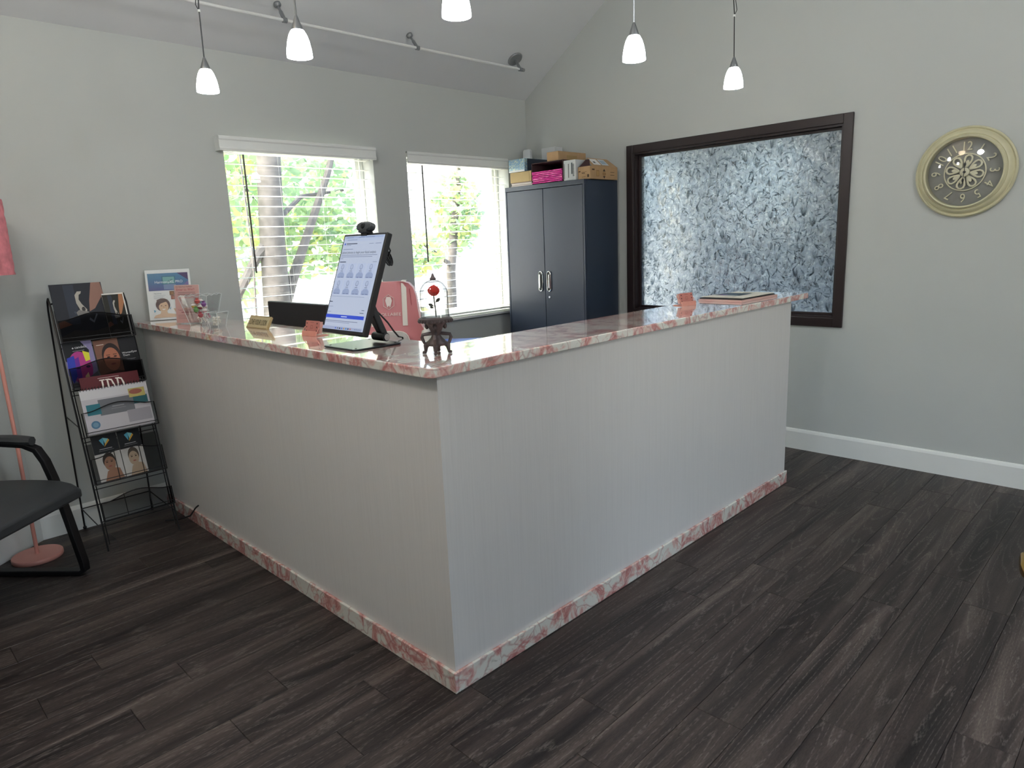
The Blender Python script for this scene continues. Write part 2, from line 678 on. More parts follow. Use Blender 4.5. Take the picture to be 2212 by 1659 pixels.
OY0, OY1, OZ0, OZ1 = .028, 1.535, .892, 2.058     # interior window opening
b = MB()
def gable(y0, y1, x0, x1, zb):
    ys = [y0] + ([RIDGE] if y0 < RIDGE < y1 else []) + [y1]
    poly = [(y0, zb), (y1, zb)] + [(q, ceil_z(q) + .05) for q in reversed(ys)]
    b.prism([(p, q) for p, q in poly], (x0, 0, 0), (0, 1, 0), (0, 0, 1), (x1 - x0, 0, 0))
gable(YF, OY0, XR, XR + .13, 0)
gable(OY1, YB, XR, XR + .13, 0)
gable(OY0, OY1, XR, XR + .13, OZ1)
b.box((XR, OY0, 0), (XR + .13, OY1, OZ0))
struct(b.build('wall_right', M_WALL), 'warm grey gabled side wall with the frosted window')

# angled wall beyond the brochure rack
d2 = Vector((DX, DY, 0)); n2 = Vector((-.653, .757, 0))
b = MB()
za = ceil_z(AY) + .05
b.add([Vector((CX, YB, 0)), Vector((AX, AY, 0)), Vector((AX, AY, za)), Vector((CX, YB, ZE + .1)),
       Vector((CX, YB, 0)) + n2 * .12, Vector((AX, AY, 0)) + n2 * .12, Vector((AX, AY, za)) + n2 * .12, Vector((CX, YB, ZE + .1)) + n2 * .12],
      [(0, 1, 2, 3), (7, 6, 5, 4), (0, 4, 5, 1), (1, 5, 6, 2), (2, 6, 7, 3), (3, 7, 4, 0)])
struct(b.build('wall_left', M_WALL), 'warm grey angled wall behind the lamp')
b = MB()
gable(YF, AY, AX - .12, AX, 0)
struct(b.build('wall_side', M_WALL), 'warm grey side wall')
# entrance wall with tall glass openings (daylight from behind the viewer)
b = MB()
FO = [(-1.95, -.75), (.3, 1.3)]
xs = [AX - .12] + [q for o in FO for q in o] + [XR + .13]
for i in range(0, len(xs), 2):
    b.box((xs[i], YF - .15, 0), (xs[i + 1], YF, ZF + .1))
for a, c in FO:
    b.box((a, YF - .15, 2.2), (c, YF, ZF + .1))
    b.box((a, YF - .15, 0), (c, YF, .25))
struct(b.build('wall_front', M_WALL), 'warm grey entrance wall with tall windows')
for i, (a, c) in enumerate(FO):
    wn = thing('window_%d' % (i + 4), 'tall entrance window', None, (a, YF, .25), kind='structure')
    del_ = None
    fb = MB()
    for lo, hi in (((a, YF - .1, .25), (a + .05, YF - .05, 2.2)), ((c - .05, YF - .1, .25), (c, YF - .05, 2.2)),
                   ((a, YF - .1, .25), (c, YF - .05, .3)), ((a, YF - .1, 2.15), (c, YF - .05, 2.2))):
        fb.box(lo, hi)
    fb.build('window_frame', M_VINYL, wn)
    box('pane', M_GLASS, (a + .05, YF - .08, .3), (c - .05, YF - .074, 2.15), wn)

# ceiling: two slopes
b = MB()
for y0, y1 in ((RIDGE, YB + .02), (YF - .02, RIDGE)):
    z0, z1 = ceil_z(y0), ceil_z(y1)
    b.prism([(y0, z0), (y1, z1), (y1, z1 + .12), (y0, z0 + .12)], (AX - .15, 0, 0), (0, 1, 0), (0, 0, 1), (XR + .13 - AX + .15, 0, 0))
struct(b.build('ceiling', M_CEIL), 'pale grey vaulted ceiling')

# baseboards
def baseboard(name, p0, p1, inn, parent=None):
    p0, p1, inn = Vector(p0), Vector(p1), Vector(inn).normalized()
    prof = [(0, 0), (.015, 0), (.015, .118), (.011, .13), (.006, .138), (0, .138)]
    bb = MB().prism(prof, p0, inn, (0, 0, 1), p1 - p0)
    return struct(bb.build(name, M_WHITE), None)
baseboard('baseboard_right', (XR, YF, 0), (XR, YB, 0), (-1, 0, 0))['label'] = 'white baseboard along the wall below the clock'
baseboard('baseboard_back', (CX, YB, 0), (XR, YB, 0), (0, -1, 0))['label'] = 'white baseboard behind the brochure rack'
baseboard('baseboard_left', (CX, YB, 0), (AX, AY, 0), (.653, -.757, 0))['label'] = 'white baseboard of the angled wall'

# exterior windows
def ext_window(n, W):
    x0, x1, z0, z1 = W
    wn = thing('window_%d' % n, 'white vinyl window in the back wall', None, (x0, YB + .1, z0), kind='structure')
    yf = YB + .13
    fb = MB()
    fw = .030
    fb.box((x0, yf, z0), (x0 + fw, yf + .06, z1)).box((x1 - fw, yf, z0), (x1, yf + .06, z1))
    fb.box((x0 + fw, yf, z0), (x1 - fw, yf + .06, z0 + fw)).box((x0 + fw, yf, z1 - fw), (x1 - fw, yf + .06, z1))
    fb.build('window_frame', M_VINYL, wn, bevel=.004)
    fb = MB()
    sw = .026
    a, c, e, g = x0 + fw, x1 - fw, z0 + fw, z1 - fw
    fb.box((a, yf + .015, e), (a + sw, yf + .05, g)).box((c - sw, yf + .015, e), (c, yf + .05, g))
    fb.box((a + sw, yf + .015, e), (c - sw, yf + .05, e + sw)).box((a + sw, yf + .015, g - sw), (c - sw, yf + .05, g))
    fb.build('sash', M_VINYL, wn, bevel=.003)
    box('pane', M_GLASS, (a + sw, yf + .03, e + sw), (c - sw, yf + .036, g - sw), wn)
    sb = MB()
    sb.box((x0 - .03, YB - .03, z0 - .022), (x1 + .03, YB + .002, z0 - .002))
    sb.box((x0 + .001, YB + .002, z0 - .001), (x1 - .001, YB + .13, z0 + .004))
    sb.build('window_sill', M_WHITE, wn, bevel=.004)
    return wn
ext_window(1, W1)
ext_window(2, W2)

# interior window with floral film, dark frame
w3 = thing('window_3', 'frosted floral interior window in a dark brown frame', None, (XR, OY0, OZ0), kind='structure')
fw = .056
b = MB()
x0, x1 = XR - .016, XR + .001
b.box((x0, OY0 - fw, OZ0 - fw), (x1, OY0, OZ1 + fw)).box((x0, OY1, OZ0 - fw), (x1, OY1 + fw, OZ1 + fw))
b.box((x0, OY0, OZ0 - fw), (x1, OY1, OZ0)).box((x0, OY0, OZ1), (x1, OY1, OZ1 + fw))
b.build('casing', M_DARKWOOD, w3, bevel=.003)
b = MB()
jt = .012
b.box((XR, OY0, OZ0), (XR + .125, OY0 + jt, OZ1)).box((XR, OY1 - jt, OZ0), (XR + .125, OY1, OZ1))
b.box((XR, OY0 + jt, OZ0), (XR + .125, OY1 - jt, OZ0 + jt)).box((XR, OY0 + jt, OZ1 - jt), (XR + .125, OY1 - jt, OZ1))
b.build('jamb', M_DARKWOOD, w3)
b = MB()
gx = XR + .066
st = .016
b.box((gx - .02, OY0 + jt, OZ0 + jt), (gx, OY0 + jt + st, OZ1 - jt)).box((gx - .02, OY1 - jt - st, OZ0 + jt), (gx, OY1 - jt, OZ1 - jt))
b.box((gx - .02, OY0 + jt + st, OZ0 + jt), (gx, OY1 - jt - st, OZ0 + jt + st)).box((gx - .02, OY0 + jt + st, OZ1 - jt - st), (gx, OY1 - jt - st, OZ1 - jt))
b.build('stop_bead', M_DARKWOOD, w3, bevel=.002)
box('pane', frosted(), (gx, OY0 + jt, OZ0 + jt), (gx + .006, OY1 - jt, OZ1 - jt), w3)

# embossed floral motifs on the film
def motif_mesh():
    rnd = random.Random(11)
    bb = MB()
    xx = gx - .0008
    def leaf(cy, cz, L, wd, ang, bend, mi, lift=0.):
        bb.cur = mi
        ca, sa = math.cos(ang), math.sin(ang)
        up, dn = [], []
        for i in range(6):
            t_ = i / 5
            wv = wd * math.sin(math.pi * t_ ** .8) * .5
            cx_, cy_ = L * t_, bend * L * t_ * t_
            up.append((cx_, cy_ + wv))
            if 0 < i < 5:
                dn.append((cx_, cy_ - wv))
        pts = up + dn[::-1]
        out = []
        for a, c in pts:
            yy, zz = cy + a * ca - c * sa, cz + a * sa + c * ca
            out.append((xx - lift, min(max(yy, OY0 + jt + st), OY1 - jt - st), min(max(zz, OZ0 + jt + st), OZ1 - jt - st)))
        bb.poly(out[::-1])
    ny, nz = 25, 20
    for i in range(ny):
        for j in range(nz):
            cy = OY0 + .03 + (i + .5) * (OY1 - OY0 - .06) / ny + rnd.uniform(-.018, .018)
            cz = OZ0 + .03 + (j + .5) * (OZ1 - OZ0 - .06) / nz + rnd.uniform(-.018, .018)
            kind = (i * 5 + j * 3) % 4
            base = rnd.uniform(0, 6.28)
            if kind == 0:      # tulip
                for k in range(5):
                    a = math.pi / 2 + (k - 2) * .32 + rnd.uniform(-.1, .1)
                    leaf(cy, cz - .03, .066, .014, a, (k - 2) * -.15, rnd.choice((0, 2, 0, 2, 1)), rnd.random() * .0005)
                leaf(cy, cz - .03, .06, .004, -math.pi / 2 + rnd.uniform(-.4, .4), .3, 1)
            elif kind == 1:    # open flower
                for k in range(6):
                    leaf(cy, cz, .034, .018, base + k * 1.047, .1, rnd.choice((0, 0, 2)), rnd.random() * .0005)
            else:              # spray of leaves
                for k in range(5):
                    leaf(cy + rnd.uniform(-.02, .02), cz + rnd.uniform(-.02, .02), rnd.uniform(.03, .062), rnd.uniform(.006, .013),
                         rnd.uniform(0, 6.28), rnd.uniform(-.5, .5), rnd.choice((0, 1, 1, 2)), rnd.random() * .0005)
            for k in range(7):
                leaf(cy + rnd.uniform(-.045, .045), cz + rnd.uniform(-.045, .045), rnd.uniform(.010, .026), rnd.uniform(.004, .010),
                     rnd.uniform(0, 6.28), rnd.uniform(-.4, .4), rnd.choice((0, 1, 2)), rnd.random() * .0005)
    return bb
F0 = clear('film_clear_stroke', (.93, .95, .96), .5, .2, .5)
F1 = clear('film_dark_stroke', (.50, .53, .55), .1, .2, .3)
F2 = clear('film_grey_stroke', (.72, .75, .77), .2, .2, .4)
fm = motif_mesh().build('floral_embossing', [F0, F1, F2], w3)
fm['kind'] = 'stuff'

# room behind the frosted window (seen only as light)
b = MB()
BX = 6.4
b.box((XR + .13, -2.0, -.05), (BX, YB + .1, 0))
struct(b.build('floor_back_room', mat('back_room_floor', '#4a4648', .5)), 'dark floor of the room behind the frosted window')
b = MB()
b.box((BX, -2.0, 0), (BX + .1, 1.6, 2.7)).box((BX, 2.4, 0), (BX + .1, YB + .1, 2.7)).box((BX, 1.6, 0), (BX + .1, 2.4, 1.2)).box((BX, 1.6, 2.4), (BX + .1, 2.4, 2.7)).box((XR + .13, -2.1, 0), (BX + .1, -2.0, 2.7)).box((XR + .13, -2.1, 2.7), (BX + .1, YB + .17, 2.8))  # opening in the far wall added to let more light reach the pane
b.box((XR + .13, YB, 0), (BX + .1, YB + .1, .5)).box((XR + .13, YB, 2.35), (BX + .1, YB + .1, 2.7))
b.box((XR + .13, YB, .5), (XR + .3, YB + .1, 2.35)).box((5.9, YB, .5), (BX + .1, YB + .1, 2.35))
struct(b.build('wall_back_room', mat('back_room_wall', '#b4bec8', .8)), 'pale walls of the room behind the frosted window')
wn = thing('window_7', 'windows of the room behind the frosted glass, the far one added to brighten it', None, (4.5, YB, .5), kind='structure')
b = MB()
for q in (XR + .3, 4.4, 5.85):
    b.box((q, YB + .02, .5), (q + .05, YB + .07, 2.35))
b.box((BX + .03, 1.97, 1.2), (BX + .07, 2.03, 2.4))
b.build('window_frame', M_VINYL, wn)
box('pane', M_GLASS, (BX + .04, 1.6, 1.2), (BX + .046, 2.4, 2.4), wn)  # unseen far window, added to brighten the frosted glass
box('pane', M_GLASS, (XR + .35, YB + .04, .5), (5.85, YB + .046, 2.35), wn)

# ================================================================== BLINDS
def blind(W, label, valance_x, vy0, wand_x, wall_mount):
    x0, x1, z0, z1 = W
    t = thing('window_blind', label, 'blind', ((x0 + x1) / 2, YB + .05, z1), group='horizontal slat blinds')
    va, vb = valance_x
    prof = [(0, 0), (.008, 0), (.011, .012), (.007, .02), (.007, .058), (.012, .066), (.012, .078), (.006, .084), (0, .084)]
    vb_ = MB().prism(prof, (va, vy0, 2.04), (0, -1, 0), (0, 0, 1), (vb - va, 0, 0))
    if wall_mount:
        vb_.box((va, vy0, 2.042), (va + .008, YB, 2.122)).box((vb - .008, vy0, 2.042), (vb, YB, 2.122))
    vb_.build('valance', M_WHITE, t)
    box('head_rail', M_VINYL, (x0 + .01, YB + .02, 2.085), (x1 - .01, YB + .075, 2.114), t)
    yc = YB + .048
    sm = None
    z = 2.0445
    zs = []
    while z > z0 + .03:
        zs.append(z)
        z -= .0627
    for z in zs:
        if sm is None:
            sbm = MB()
            hw, th = .027, .0016
            pr = [(-hw, -.002), (0, .0012), (hw, -.002), (hw, -.002 - th), (0, .0012 - th), (-hw, -.002 - th)]
            L = x1 - x0 - .03
            sbm.prism(pr, (0, 0, 0), (0, 1, 0), (0, 0, 1), (L, 0, 0))
            sl = sbm.build('slat', M_SLAT, t, world=False)
            sm = sl
        else:
            sl = sm.copy()
            COL.objects.link(sl)
            sl.parent = t
        sl.location = (x0 + .015 - (x0 + x1) / 2, yc - (YB + .05), z - z1)
    box('bottom_rail', M_SLAT, (x0 + .015, yc - .026, z0 + .012), (x1 - .015, yc + .026, z0 + .026), t, bevel=.003)
    for fx in (.09, .36, .64, .91):
        cx_ = x0 + (x1 - x0) * fx
        cb = MB()
        for yy in (yc - .028, yc + .028):
            cb.tube([(cx_, yy, z0 + .02), (cx_, yy, 2.085)], .0008, 4)
        cb.build('ladder_cord', M_SLAT, t)
    wb = MB().tube([(wand_x, YB - .005, 2.03), (wand_x, YB - .005, 1.32)], .0055, 8)
    wb.build('tilt_wand', mat('smoky_wand', '#4a4644', .3), t, smooth=True)
    return t
blind(W1, 'white slat blind with its valance on the wall, over the window behind the tall screen', (.552, 1.642), YB - .055, .715, True)
blind(W2, 'white slat blind with recessed valance, in the window beside the steel cabinet', (1.953, 2.99), YB - .002, 2.085, False)

# ================================================================== RECEPTION DESK
HB = 1.062
rd = thing('reception_desk', 'tall L-shaped reception desk faced in grey wood-grain laminate', 'desk', (0, 0, 0))
box('side_panel', M_LAM, (.012, .012, .0), (.13, YB - .002, HB), rd)
box('front_panel', M_LAM, (.13, .012, .0), (2.545, .13, HB), rd)
def trim(lo, hi):
    return box('marble_base_trim', M_MARBLE, lo, hi, rd, bevel=.0025)
trim((0, 0, .0005), (.0118, YB - .016, .075))
trim((.012, 0, .0005), (2.557, .0118, .075))
trim((2.5455, .012, .0005), (2.557, .13, .075))
# counter top, with the small rounded outer corner
CT0, CT1 = 1.0625, 1.094
ox, oy = -.026, -.006
poly = []
rc = .022
for k in range(7):
    a = math.pi + k * math.pi / 12
    poly.append((ox + rc + rc * math.cos(a), oy + rc + rc * math.sin(a)))
poly += [(2.733, oy), (2.733, .345), (.335, .345), (.335, YB - .002), (ox, YB - .002)]
ct = MB().prism(poly, (0, 0, CT0), (1, 0, 0), (0, 1, 0), (0, 0, CT1 - CT0)).build('counter_top', M_MARBLE, bevel=.004, seg=3)
tag(ct, 'glossy white and pink marble counter top on the reception desk', 'counter top')

# lower work desk inside the L
wd = thing('work_desk', 'low work desk behind the reception counter, carrying the computer monitor', 'desk', (.6, 1.5, 0))
M_DESKTOP = mat('grey_desktop', '#8d8a8a', .4)
box('desk_top', M_DESKTOP, (.34, .5, .72), (.80, YB - .03, .75), wd, bevel=.003)
for yy in (.55, YB - .08):
    for xx in (.36, .74):
        box('leg', M_STEEL, (xx, yy, 0), (xx + .04, yy + .04, .72), wd)
# blue table
th = math.radians(-48)
bt = thing('side_table', 'small table with a bright blue top behind the reception counter', 'table', (2.05, 2.05, 0), th)
MB().box((-.3, -.22, .72), (.3, .22, .75)).build('table_top', mat('blue_laminate', '#2f55b8', .35), bt, world=False, bevel=.004)
for sx in (-.26, .26):
    for sy in (-.18, .18):
        MB().tube([(sx, sy, 0), (sx, sy, .72)], .014, 8).build('leg', M_STEEL, bt, world=False)

# ================================================================== COMPUTER MONITOR (seen from behind)
cm = thing('computer_monitor', 'black computer monitor seen from behind beyond the counter', 'monitor', (.6, 1.92, .75))
box('panel', mat('matt_black_plastic', '#252225', .55, bump=.1, bscale=400), (.58, 1.60, .86), (.612, 2.245, 1.168), cm, bevel=.006)
box('screen', M_BLACK, (.6121, 1.61, .87), (.614, 2.235, 1.158), cm)
box('neck', M_BLACK, (.53, 1.88, .76), (.575, 1.96, 1.02), cm, bevel=.005)
box('base', M_BLACK, (.47, 1.80, .7505), (.68, 2.04, .762), cm, bevel=.004)

# ================================================================== TALL TOUCH SCREEN
ts = thing('touch_screen', 'tall portrait touch screen on a tilting stand beside the rose dome', 'display', (.145, .6, CT1))
BLc, TLc = Vector((.07, .76, 1.145)), Vector((.207, .76, 1.501))
sv = (TLc - BLc)
SH = sv.length
sv.normalize()
su = Vector((0, -1, 0))
SWd = .28
sn_ = su.cross(sv).normalized()      # faces the viewer
if sn_.x > 0:
    sn_ = -sn_
cen = BLc + su * SWd / 2 + sv * SH / 2
MB().obox(cen - sn_ * .012, (su, sv, sn_), (SWd / 2, SH / 2, .012)).build('housing', M_BLACK, ts, bevel=.004)
bz = .009
scr = MB().poly([BLc + su * bz + sv * .014 + sn_ * .0005, BLc + su * (SWd - bz) + sv * .014 + sn_ * .0005,
                 BLc + su * (SWd - bz) + sv * (SH - bz) + sn_ * .0005, BLc + su * bz + sv * (SH - bz) + sn_ * .0005]
                ).build('screen', ink('#c3cfe6', .24), ts)
it = []
W_, H_ = SWd, SH
def R(x, y, ww, hh, c): it.append(('r', x * W_, y * H_, ww * W_, hh * H_, c))
R(.05, .952, .9, .018, '#a9bce2'); R(.05, .925, .9, .022, '#bccbe8')
for xx, ww in ((.10, .16), (.38, .14), (.55, .2)):
    R(xx, .957, ww, .006, '#8090b0')
R(.12, .933, .24, .006, '#8c99b5')
R(.07, .885, .03, .02, '#2d52c8')
R(.12, .893, .26, .008, '#2c3550'); R(.12, .880, .12, .005, '#8895b0')
R(.66, .890, .1, .005, '#8895b0'); R(.80, .890, .13, .005, '#7d86a8')
R(.07, .838, .24, .005, '#7a86a2')
it.append(('t', 'Upload photos to begin your facial analysis', .045 * W_, .797 * H_, .0132, '#0c1220'))
for k, ww in enumerate((.84, .74, .06)):
    R(.06, .778 - k * .017, ww, .005, '#7d88a4')
R(.06, .708, .15, .008, '#2c3550'); R(.84, .708, .09, .005, '#8895b0')
for r_ in range(2):
    for c_ in range(4):
        cx_, cy_ = .16 + c_ * .225, .622 - r_ * .165
        R(cx_ - .095, cy_ - .075, .19, .148, '#bfcdea')
        it.append(('e', cx_ * W_, (cy_ + .038) * H_, .035 * W_, .028 * H_, '#93a0bd'))
        it.append(('e', cx_ * W_, (cy_ + .040) * H_, .024 * W_, .020 * H_, '#b7c5e2'))
        it.append(('p', [((cx_ - .085) * W_, (cy_ - .07) * H_), ((cx_ + .085) * W_, (cy_ - .07) * H_), ((cx_ + .08) * W_, (cy_ - .035) * H_),
                         ((cx_ + .035) * W_, (cy_ - .012) * H_), ((cx_ - .035) * W_, (cy_ - .012) * H_), ((cx_ - .08) * W_, (cy_ - .035) * H_)], '#9dadd0'))
        R(cx_ - .06, cy_ - .068, .05, .006, '#6a78a0'); R(cx_ + .01, cy_ - .068, .06, .006, '#6a78a0')
        R(cx_ - .03, cy_ - .004, .06, .005, '#59637e')
R(.05, .362, .8, .004, '#95a2bf')
R(.05, .305, .08, .008, '#2c3550')
R(.05, .258, .12, .005, '#8895b0'); R(.86, .235, .06, .006, '#5c6884'); R(.83, .208, .09, .006, '#4c5874'); R(.05, .205, .1, .005, '#8895b0')
R(.05, .148, .9, .034, '#2b50d8'); R(.42, .161, .14, .008, '#d8e2ff')
R(.05, .118, .78, .005, '#6d7892'); R(.05, .104, .6, .005, '#8d98b4')
R(.032, .036, .936, .03, '#a9b6d6')
for k, cc in enumerate(('#3a66d0', '#6a7488', '#20283a', '#3f7ad8', '#c99a3a', '#3f8ad0', '#1d2a55', '#c06a58')):
    R(.34 + k * .05, .044, .028, .013, cc)
for k in range(4):
    R(.80 + k * .04, .048, .022, .006, '#6b7690')
printed(ts, 'screen_content', BLc, su, sv, it, emit=.24, step=.0012)
# stand
back = cen - sn_ * .024
foot = Vector((.205, .575, CT1 + .03))
MB().prism([(-.016, 0), (.016, 0), (.03, .17), (-.03, .17)], foot, (0, 1, 0), (back - sv * .02 - foot).normalized() * (((back - sv * .02) - foot).length / .17), (.026, 0, .008)).build('support_arm', M_BLACK, ts, bevel=.005)
MB().obox(back - sn_ * .005 - sv * .02, (su, sv, sn_), (.045, .05, .007)).build('mount_plate', M_BLACK, ts, bevel=.003)
MB().tube([(.205, .535, CT1 + .028), (.205, .61, CT1 + .028)], .016, 16).build('hinge', M_BLACK, ts, smooth=True)
MB().lathe([(0, -.006), (.011, -.006), (.0125, -.003), (.0125, .003), (0, .003)], (.205, .532, CT1 + .028), 16, (0, -1, 0)).build('hinge_cap', M_CHROME, ts, smooth=True)
bp_ = [(.035, .50), (.05, .487), (.23, .487), (.245, .50), (.245, .69), (.23, .703), (.05, .703), (.035, .69)]
MB().prism(bp_, (0, 0, CT1 + .0015), (1, 0, 0), (0, 1, 0), (0, 0, .006)).build('base_plate', mat('satin_black_steel', '#20262c', .28, .4), ts, bevel=.002)
for q in ((.055, .51), (.225, .51), (.055, .68), (.225, .68)):
    MB().lathe([(0, .001), (.004, .001), (.004, 0)], (q[0], q[1], CT1 + .0077), 10).build('screw', M_BLACKM, ts)
b = MB()
pts = [Vector((.215, .645, 1.24)), Vector((.23, .644, 1.223)), Vector((.25, .628, 1.196)), Vector((.275, .619, 1.163)), Vector((.30, .623, 1.130)), Vector((.323, .624, 1.103)), Vector((.342, .624, 1.098)), Vector((.352, .624, 1.03)), Vector((.36, .63, .80))]
b.tube(pts, .0035, 8)
b.build('power_cable', M_BLACK, ts, smooth=True)
b = MB()
for k in range(5):
    c0 = Vector((.235, .545 + .003 * k, 1.408))
    b.tube([c0 + Vector((.012 * math.sin(a) + .004 * k, .010 * math.cos(a) - .012, .026 * math.cos(a + .5 * k))) for a in [i * math.pi / 6 for i in range(12)]], .003, 6, closed=True)
b.tube([Vector((.222, .55, 1.46)), Vector((.235, .525, 1.455)), Vector((.245, .525, 1.435)), Vector((.24, .535, 1.41))], .003, 6)
b.build('coiled_cable', M_BLACK, ts, smooth=True)

# webcam on the screen
topc = BLc + su * (SWd * .5) + sv * SH
wc = thing('webcam', 'dark grey webcam clipped on top of the tall touch screen', 'webcam', topc)
b = MB()
prof = []
for k in range(16):
    a = k * math.pi / 8
    cx_, cy_ = math.cos(a), math.sin(a)
    prof.append((.047 * (abs(cx_) ** .7) * (1 if cx_ > 0 else -1), .018 * (abs(cy_) ** .7) * (1 if cy_ > 0 else -1)))
b.prism(prof, topc + Vector((.004, 0, .022)) + sn_ * .012, su, sv, -sn_ * .026)
b.build('camera_body', mat('graphite_plastic', '#33373b', .35), wc, bevel=.006, seg=3)
b = MB().lathe([(0, .004), (.008, .004), (.011, .001), (.011, -.002)], topc + Vector((.004, 0, .022)) + sn_ * .0125, 16, sn_)
b.build('lens', mat('lens_glass', '#0a0c10', .08), wc, smooth=True)
b = MB().obox(topc + sv * .004, (su, sv, sn_), (.026, .006, .016)).obox(topc - sv * .004 + sn_ * .004, (su, sv, sn_), (.018, .008, .003)).obox(topc - sv * .02 - sn_ * .03, (su, sv, sn_), (.012, .022, .003))
b.build('clip', M_BLACK, wc, bevel=.002)

# ================================================================== ROSE UNDER GLASS DOME
RX, RY = .172, .2
rz0 = CT1
ro = thing('rose_dome', 'red glass rose under a clear dome on an ornate bronze pedestal', 'ornament', (RX, RY, rz0))
zt = 1.208
b = MB().lathe([(0, zt - .012), (.030, zt - .012), (.046, zt - .010), (.052, zt - .008), (.0555, zt - .002), (.0555, zt + .004), (.050, zt + .0075), (0, zt + .0075)], (RX, RY, 0), 32)
for k in range(28):
    a = k * 2 * math.pi / 28
    b.ell((RX + .0555 * math.cos(a), RY + .0555 * math.sin(a), zt - .004), (.0035, .0035, .0055), 6, 4)
b.build('pedestal_tray', M_BRONZE, ro, smooth=True)
b = MB().lathe([(.034, zt - .012), (.028, zt - .020), (.021, zt - .032), (.016, zt - .045), (.0145, zt - .052), (.019, zt - .060), (.028, zt - .069), (.034, zt - .078), (.031, zt - .086), (.018, zt - .088), (0, zt - .086)], (RX, RY, 0), 20)
b.build('pedestal_column', M_BRONZE, ro, smooth=True)
for k in range(4):
    a = math.radians(45 + 90 * k - 1)
    dr = Vector((math.cos(a), math.sin(a), 0))
    c0 = Vector((RX, RY, 0))
    b = MB()
    b.tube([c0 + dr * .014 + Vector((0, 0, zt - .046)), c0 + dr * .030 + Vector((0, 0, zt - .048)), c0 + dr * .045 + Vector((0, 0, zt - .050)),
            c0 + dr * .048 + Vector((0, 0, zt - .060)), c0 + dr * .042 + Vector((0, 0, zt - .076)), c0 + dr * .034 + Vector((0, 0, zt - .084))],
           [.006, .006, .0058, .006, .005, .006], 8)
    b.ell(c0 + dr * .030 + Vector((0, 0, zt - .022)), (.007, .007, .010), 8, 6)
    b.build('pedestal_figure', M_BRONZE, ro, smooth=True)
    b = MB().tube([c0 + dr * .026 + Vector((0, 0, zt - .078)), c0 + dr * .037 + Vector((0, 0, zt - .088)), c0 + dr * .038 + Vector((0, 0, zt - .100)), c0 + dr * .040 + Vector((0, 0, rz0 + .004)), c0 + dr * .049 + Vector((0, 0, rz0 + .0045))],
                  [.009, .009, .006, .005, .0042], 8)
    b.ell(c0 + dr * .044 + Vector((0, 0, rz0 + .0055)), (.006, .006, .005), 8, 5)
    b.build('pedestal_foot', M_BRONZE, ro, smooth=True)
# dome
zd = zt + .008
prof = [(.0465, zd), (.0465, zd + .075)]
for k in range(1, 10):
    a = k * math.pi / 18
    prof.append((.0465 * math.cos(a), zd + .075 + .047 * math.sin(a)))
MB().lathe(prof, (RX, RY, 0), 40).build('glass_dome', clear('dome_glass', (.985, .99, .985), .15, .01, .7, .35), ro, smooth=True)
MB().lathe([(.010, zd + .121), (.0105, zd + .126), (.006, zd + .131), (.004, zd + .138), (0, zd + .144)], (RX, RY, 0), 14).build('finial', M_BRONZE, ro, smooth=True)
# rose
rc_ = Vector((RX, RY, zd + .086))
fl_ = thing('x', None, None)
bpy.data.objects.remove(fl_)
M_ROSE = translucent('red_rose_petal', '#f03a28', .6, .2)
b = MB()
rnd = random.Random(3)
def petal(c, ang, rad, h, tilt, wd):
    vs = []
    for i in range(4):
        for j in range(5):
            t_, s__ = i / 3, (j - 2) / 2
            a = ang + s__ * wd
            rr = rad * (.25 + .75 * math.sin(.25 + t_ * 2.15)) + tilt * t_ * t_
            vs.append(c + Vector((rr * math.cos(a), rr * math.sin(a), -h * .5 + h * t_ - .25 * h * abs(s__) ** 2 * t_)))
    fs = [(i * 5 + j, i * 5 + j + 1, (i + 1) * 5 + j + 1, (i + 1) * 5 + j) for i in range(3) for j in range(4)]
    b.add(vs, fs)
for ring, (n_, rad, h, tl, wd_) in enumerate(((3, .007, .032, .000, 1.1), (4, .0115, .032, .001, .95), (5, .0155, .030, .003, .85), (6, .018, .026, .005, .75))):
    for k in range(n_):
        petal(rc_ + Vector((0, 0, .004 - ring * .0025)), k * 2 * math.pi / n_ + ring * .5, rad, h, tl, wd_)
b.build('rose_bloom', M_ROSE, ro, smooth=True)
M_STEM = mat('dark_green_stem', '#3a3d33', .5)
MB().tube([(RX + .004, RY, zd), (RX + .003, RY, zd + .03), (RX, RY, zd + .055), (RX, RY, zd + .078)], .0022, 8).build('rose_stem', M_STEM, ro, smooth=True)
for c, d, s__ in (((RX, RY, zd + .045), Vector((.71, -.70, .8)), .026), ((RX + .002, RY, zd + .034), Vector((-.71, .70, .45)), .024), ((RX + .002, RY, zd + .03), Vector((-.6, .5, .1)), .018)):
    d = d.normalized()
    c = Vector(c)
    sd_ = d.cross(Vector((.7, .7, 0))).normalized()
    lf = MB()
    pr = [(0, 0), (.25, .06), (.55, .22), (.8, .18), (1, 0), (.8, -.18), (.55, -.22), (.25, -.06)]
    nn = d.cross(sd_).normalized()
    lf.prism([(p * s__, q * s__) for p, q in pr], c, d, sd_, nn * .0012)
    lf.build('rose_leaf', M_STEM, ro)

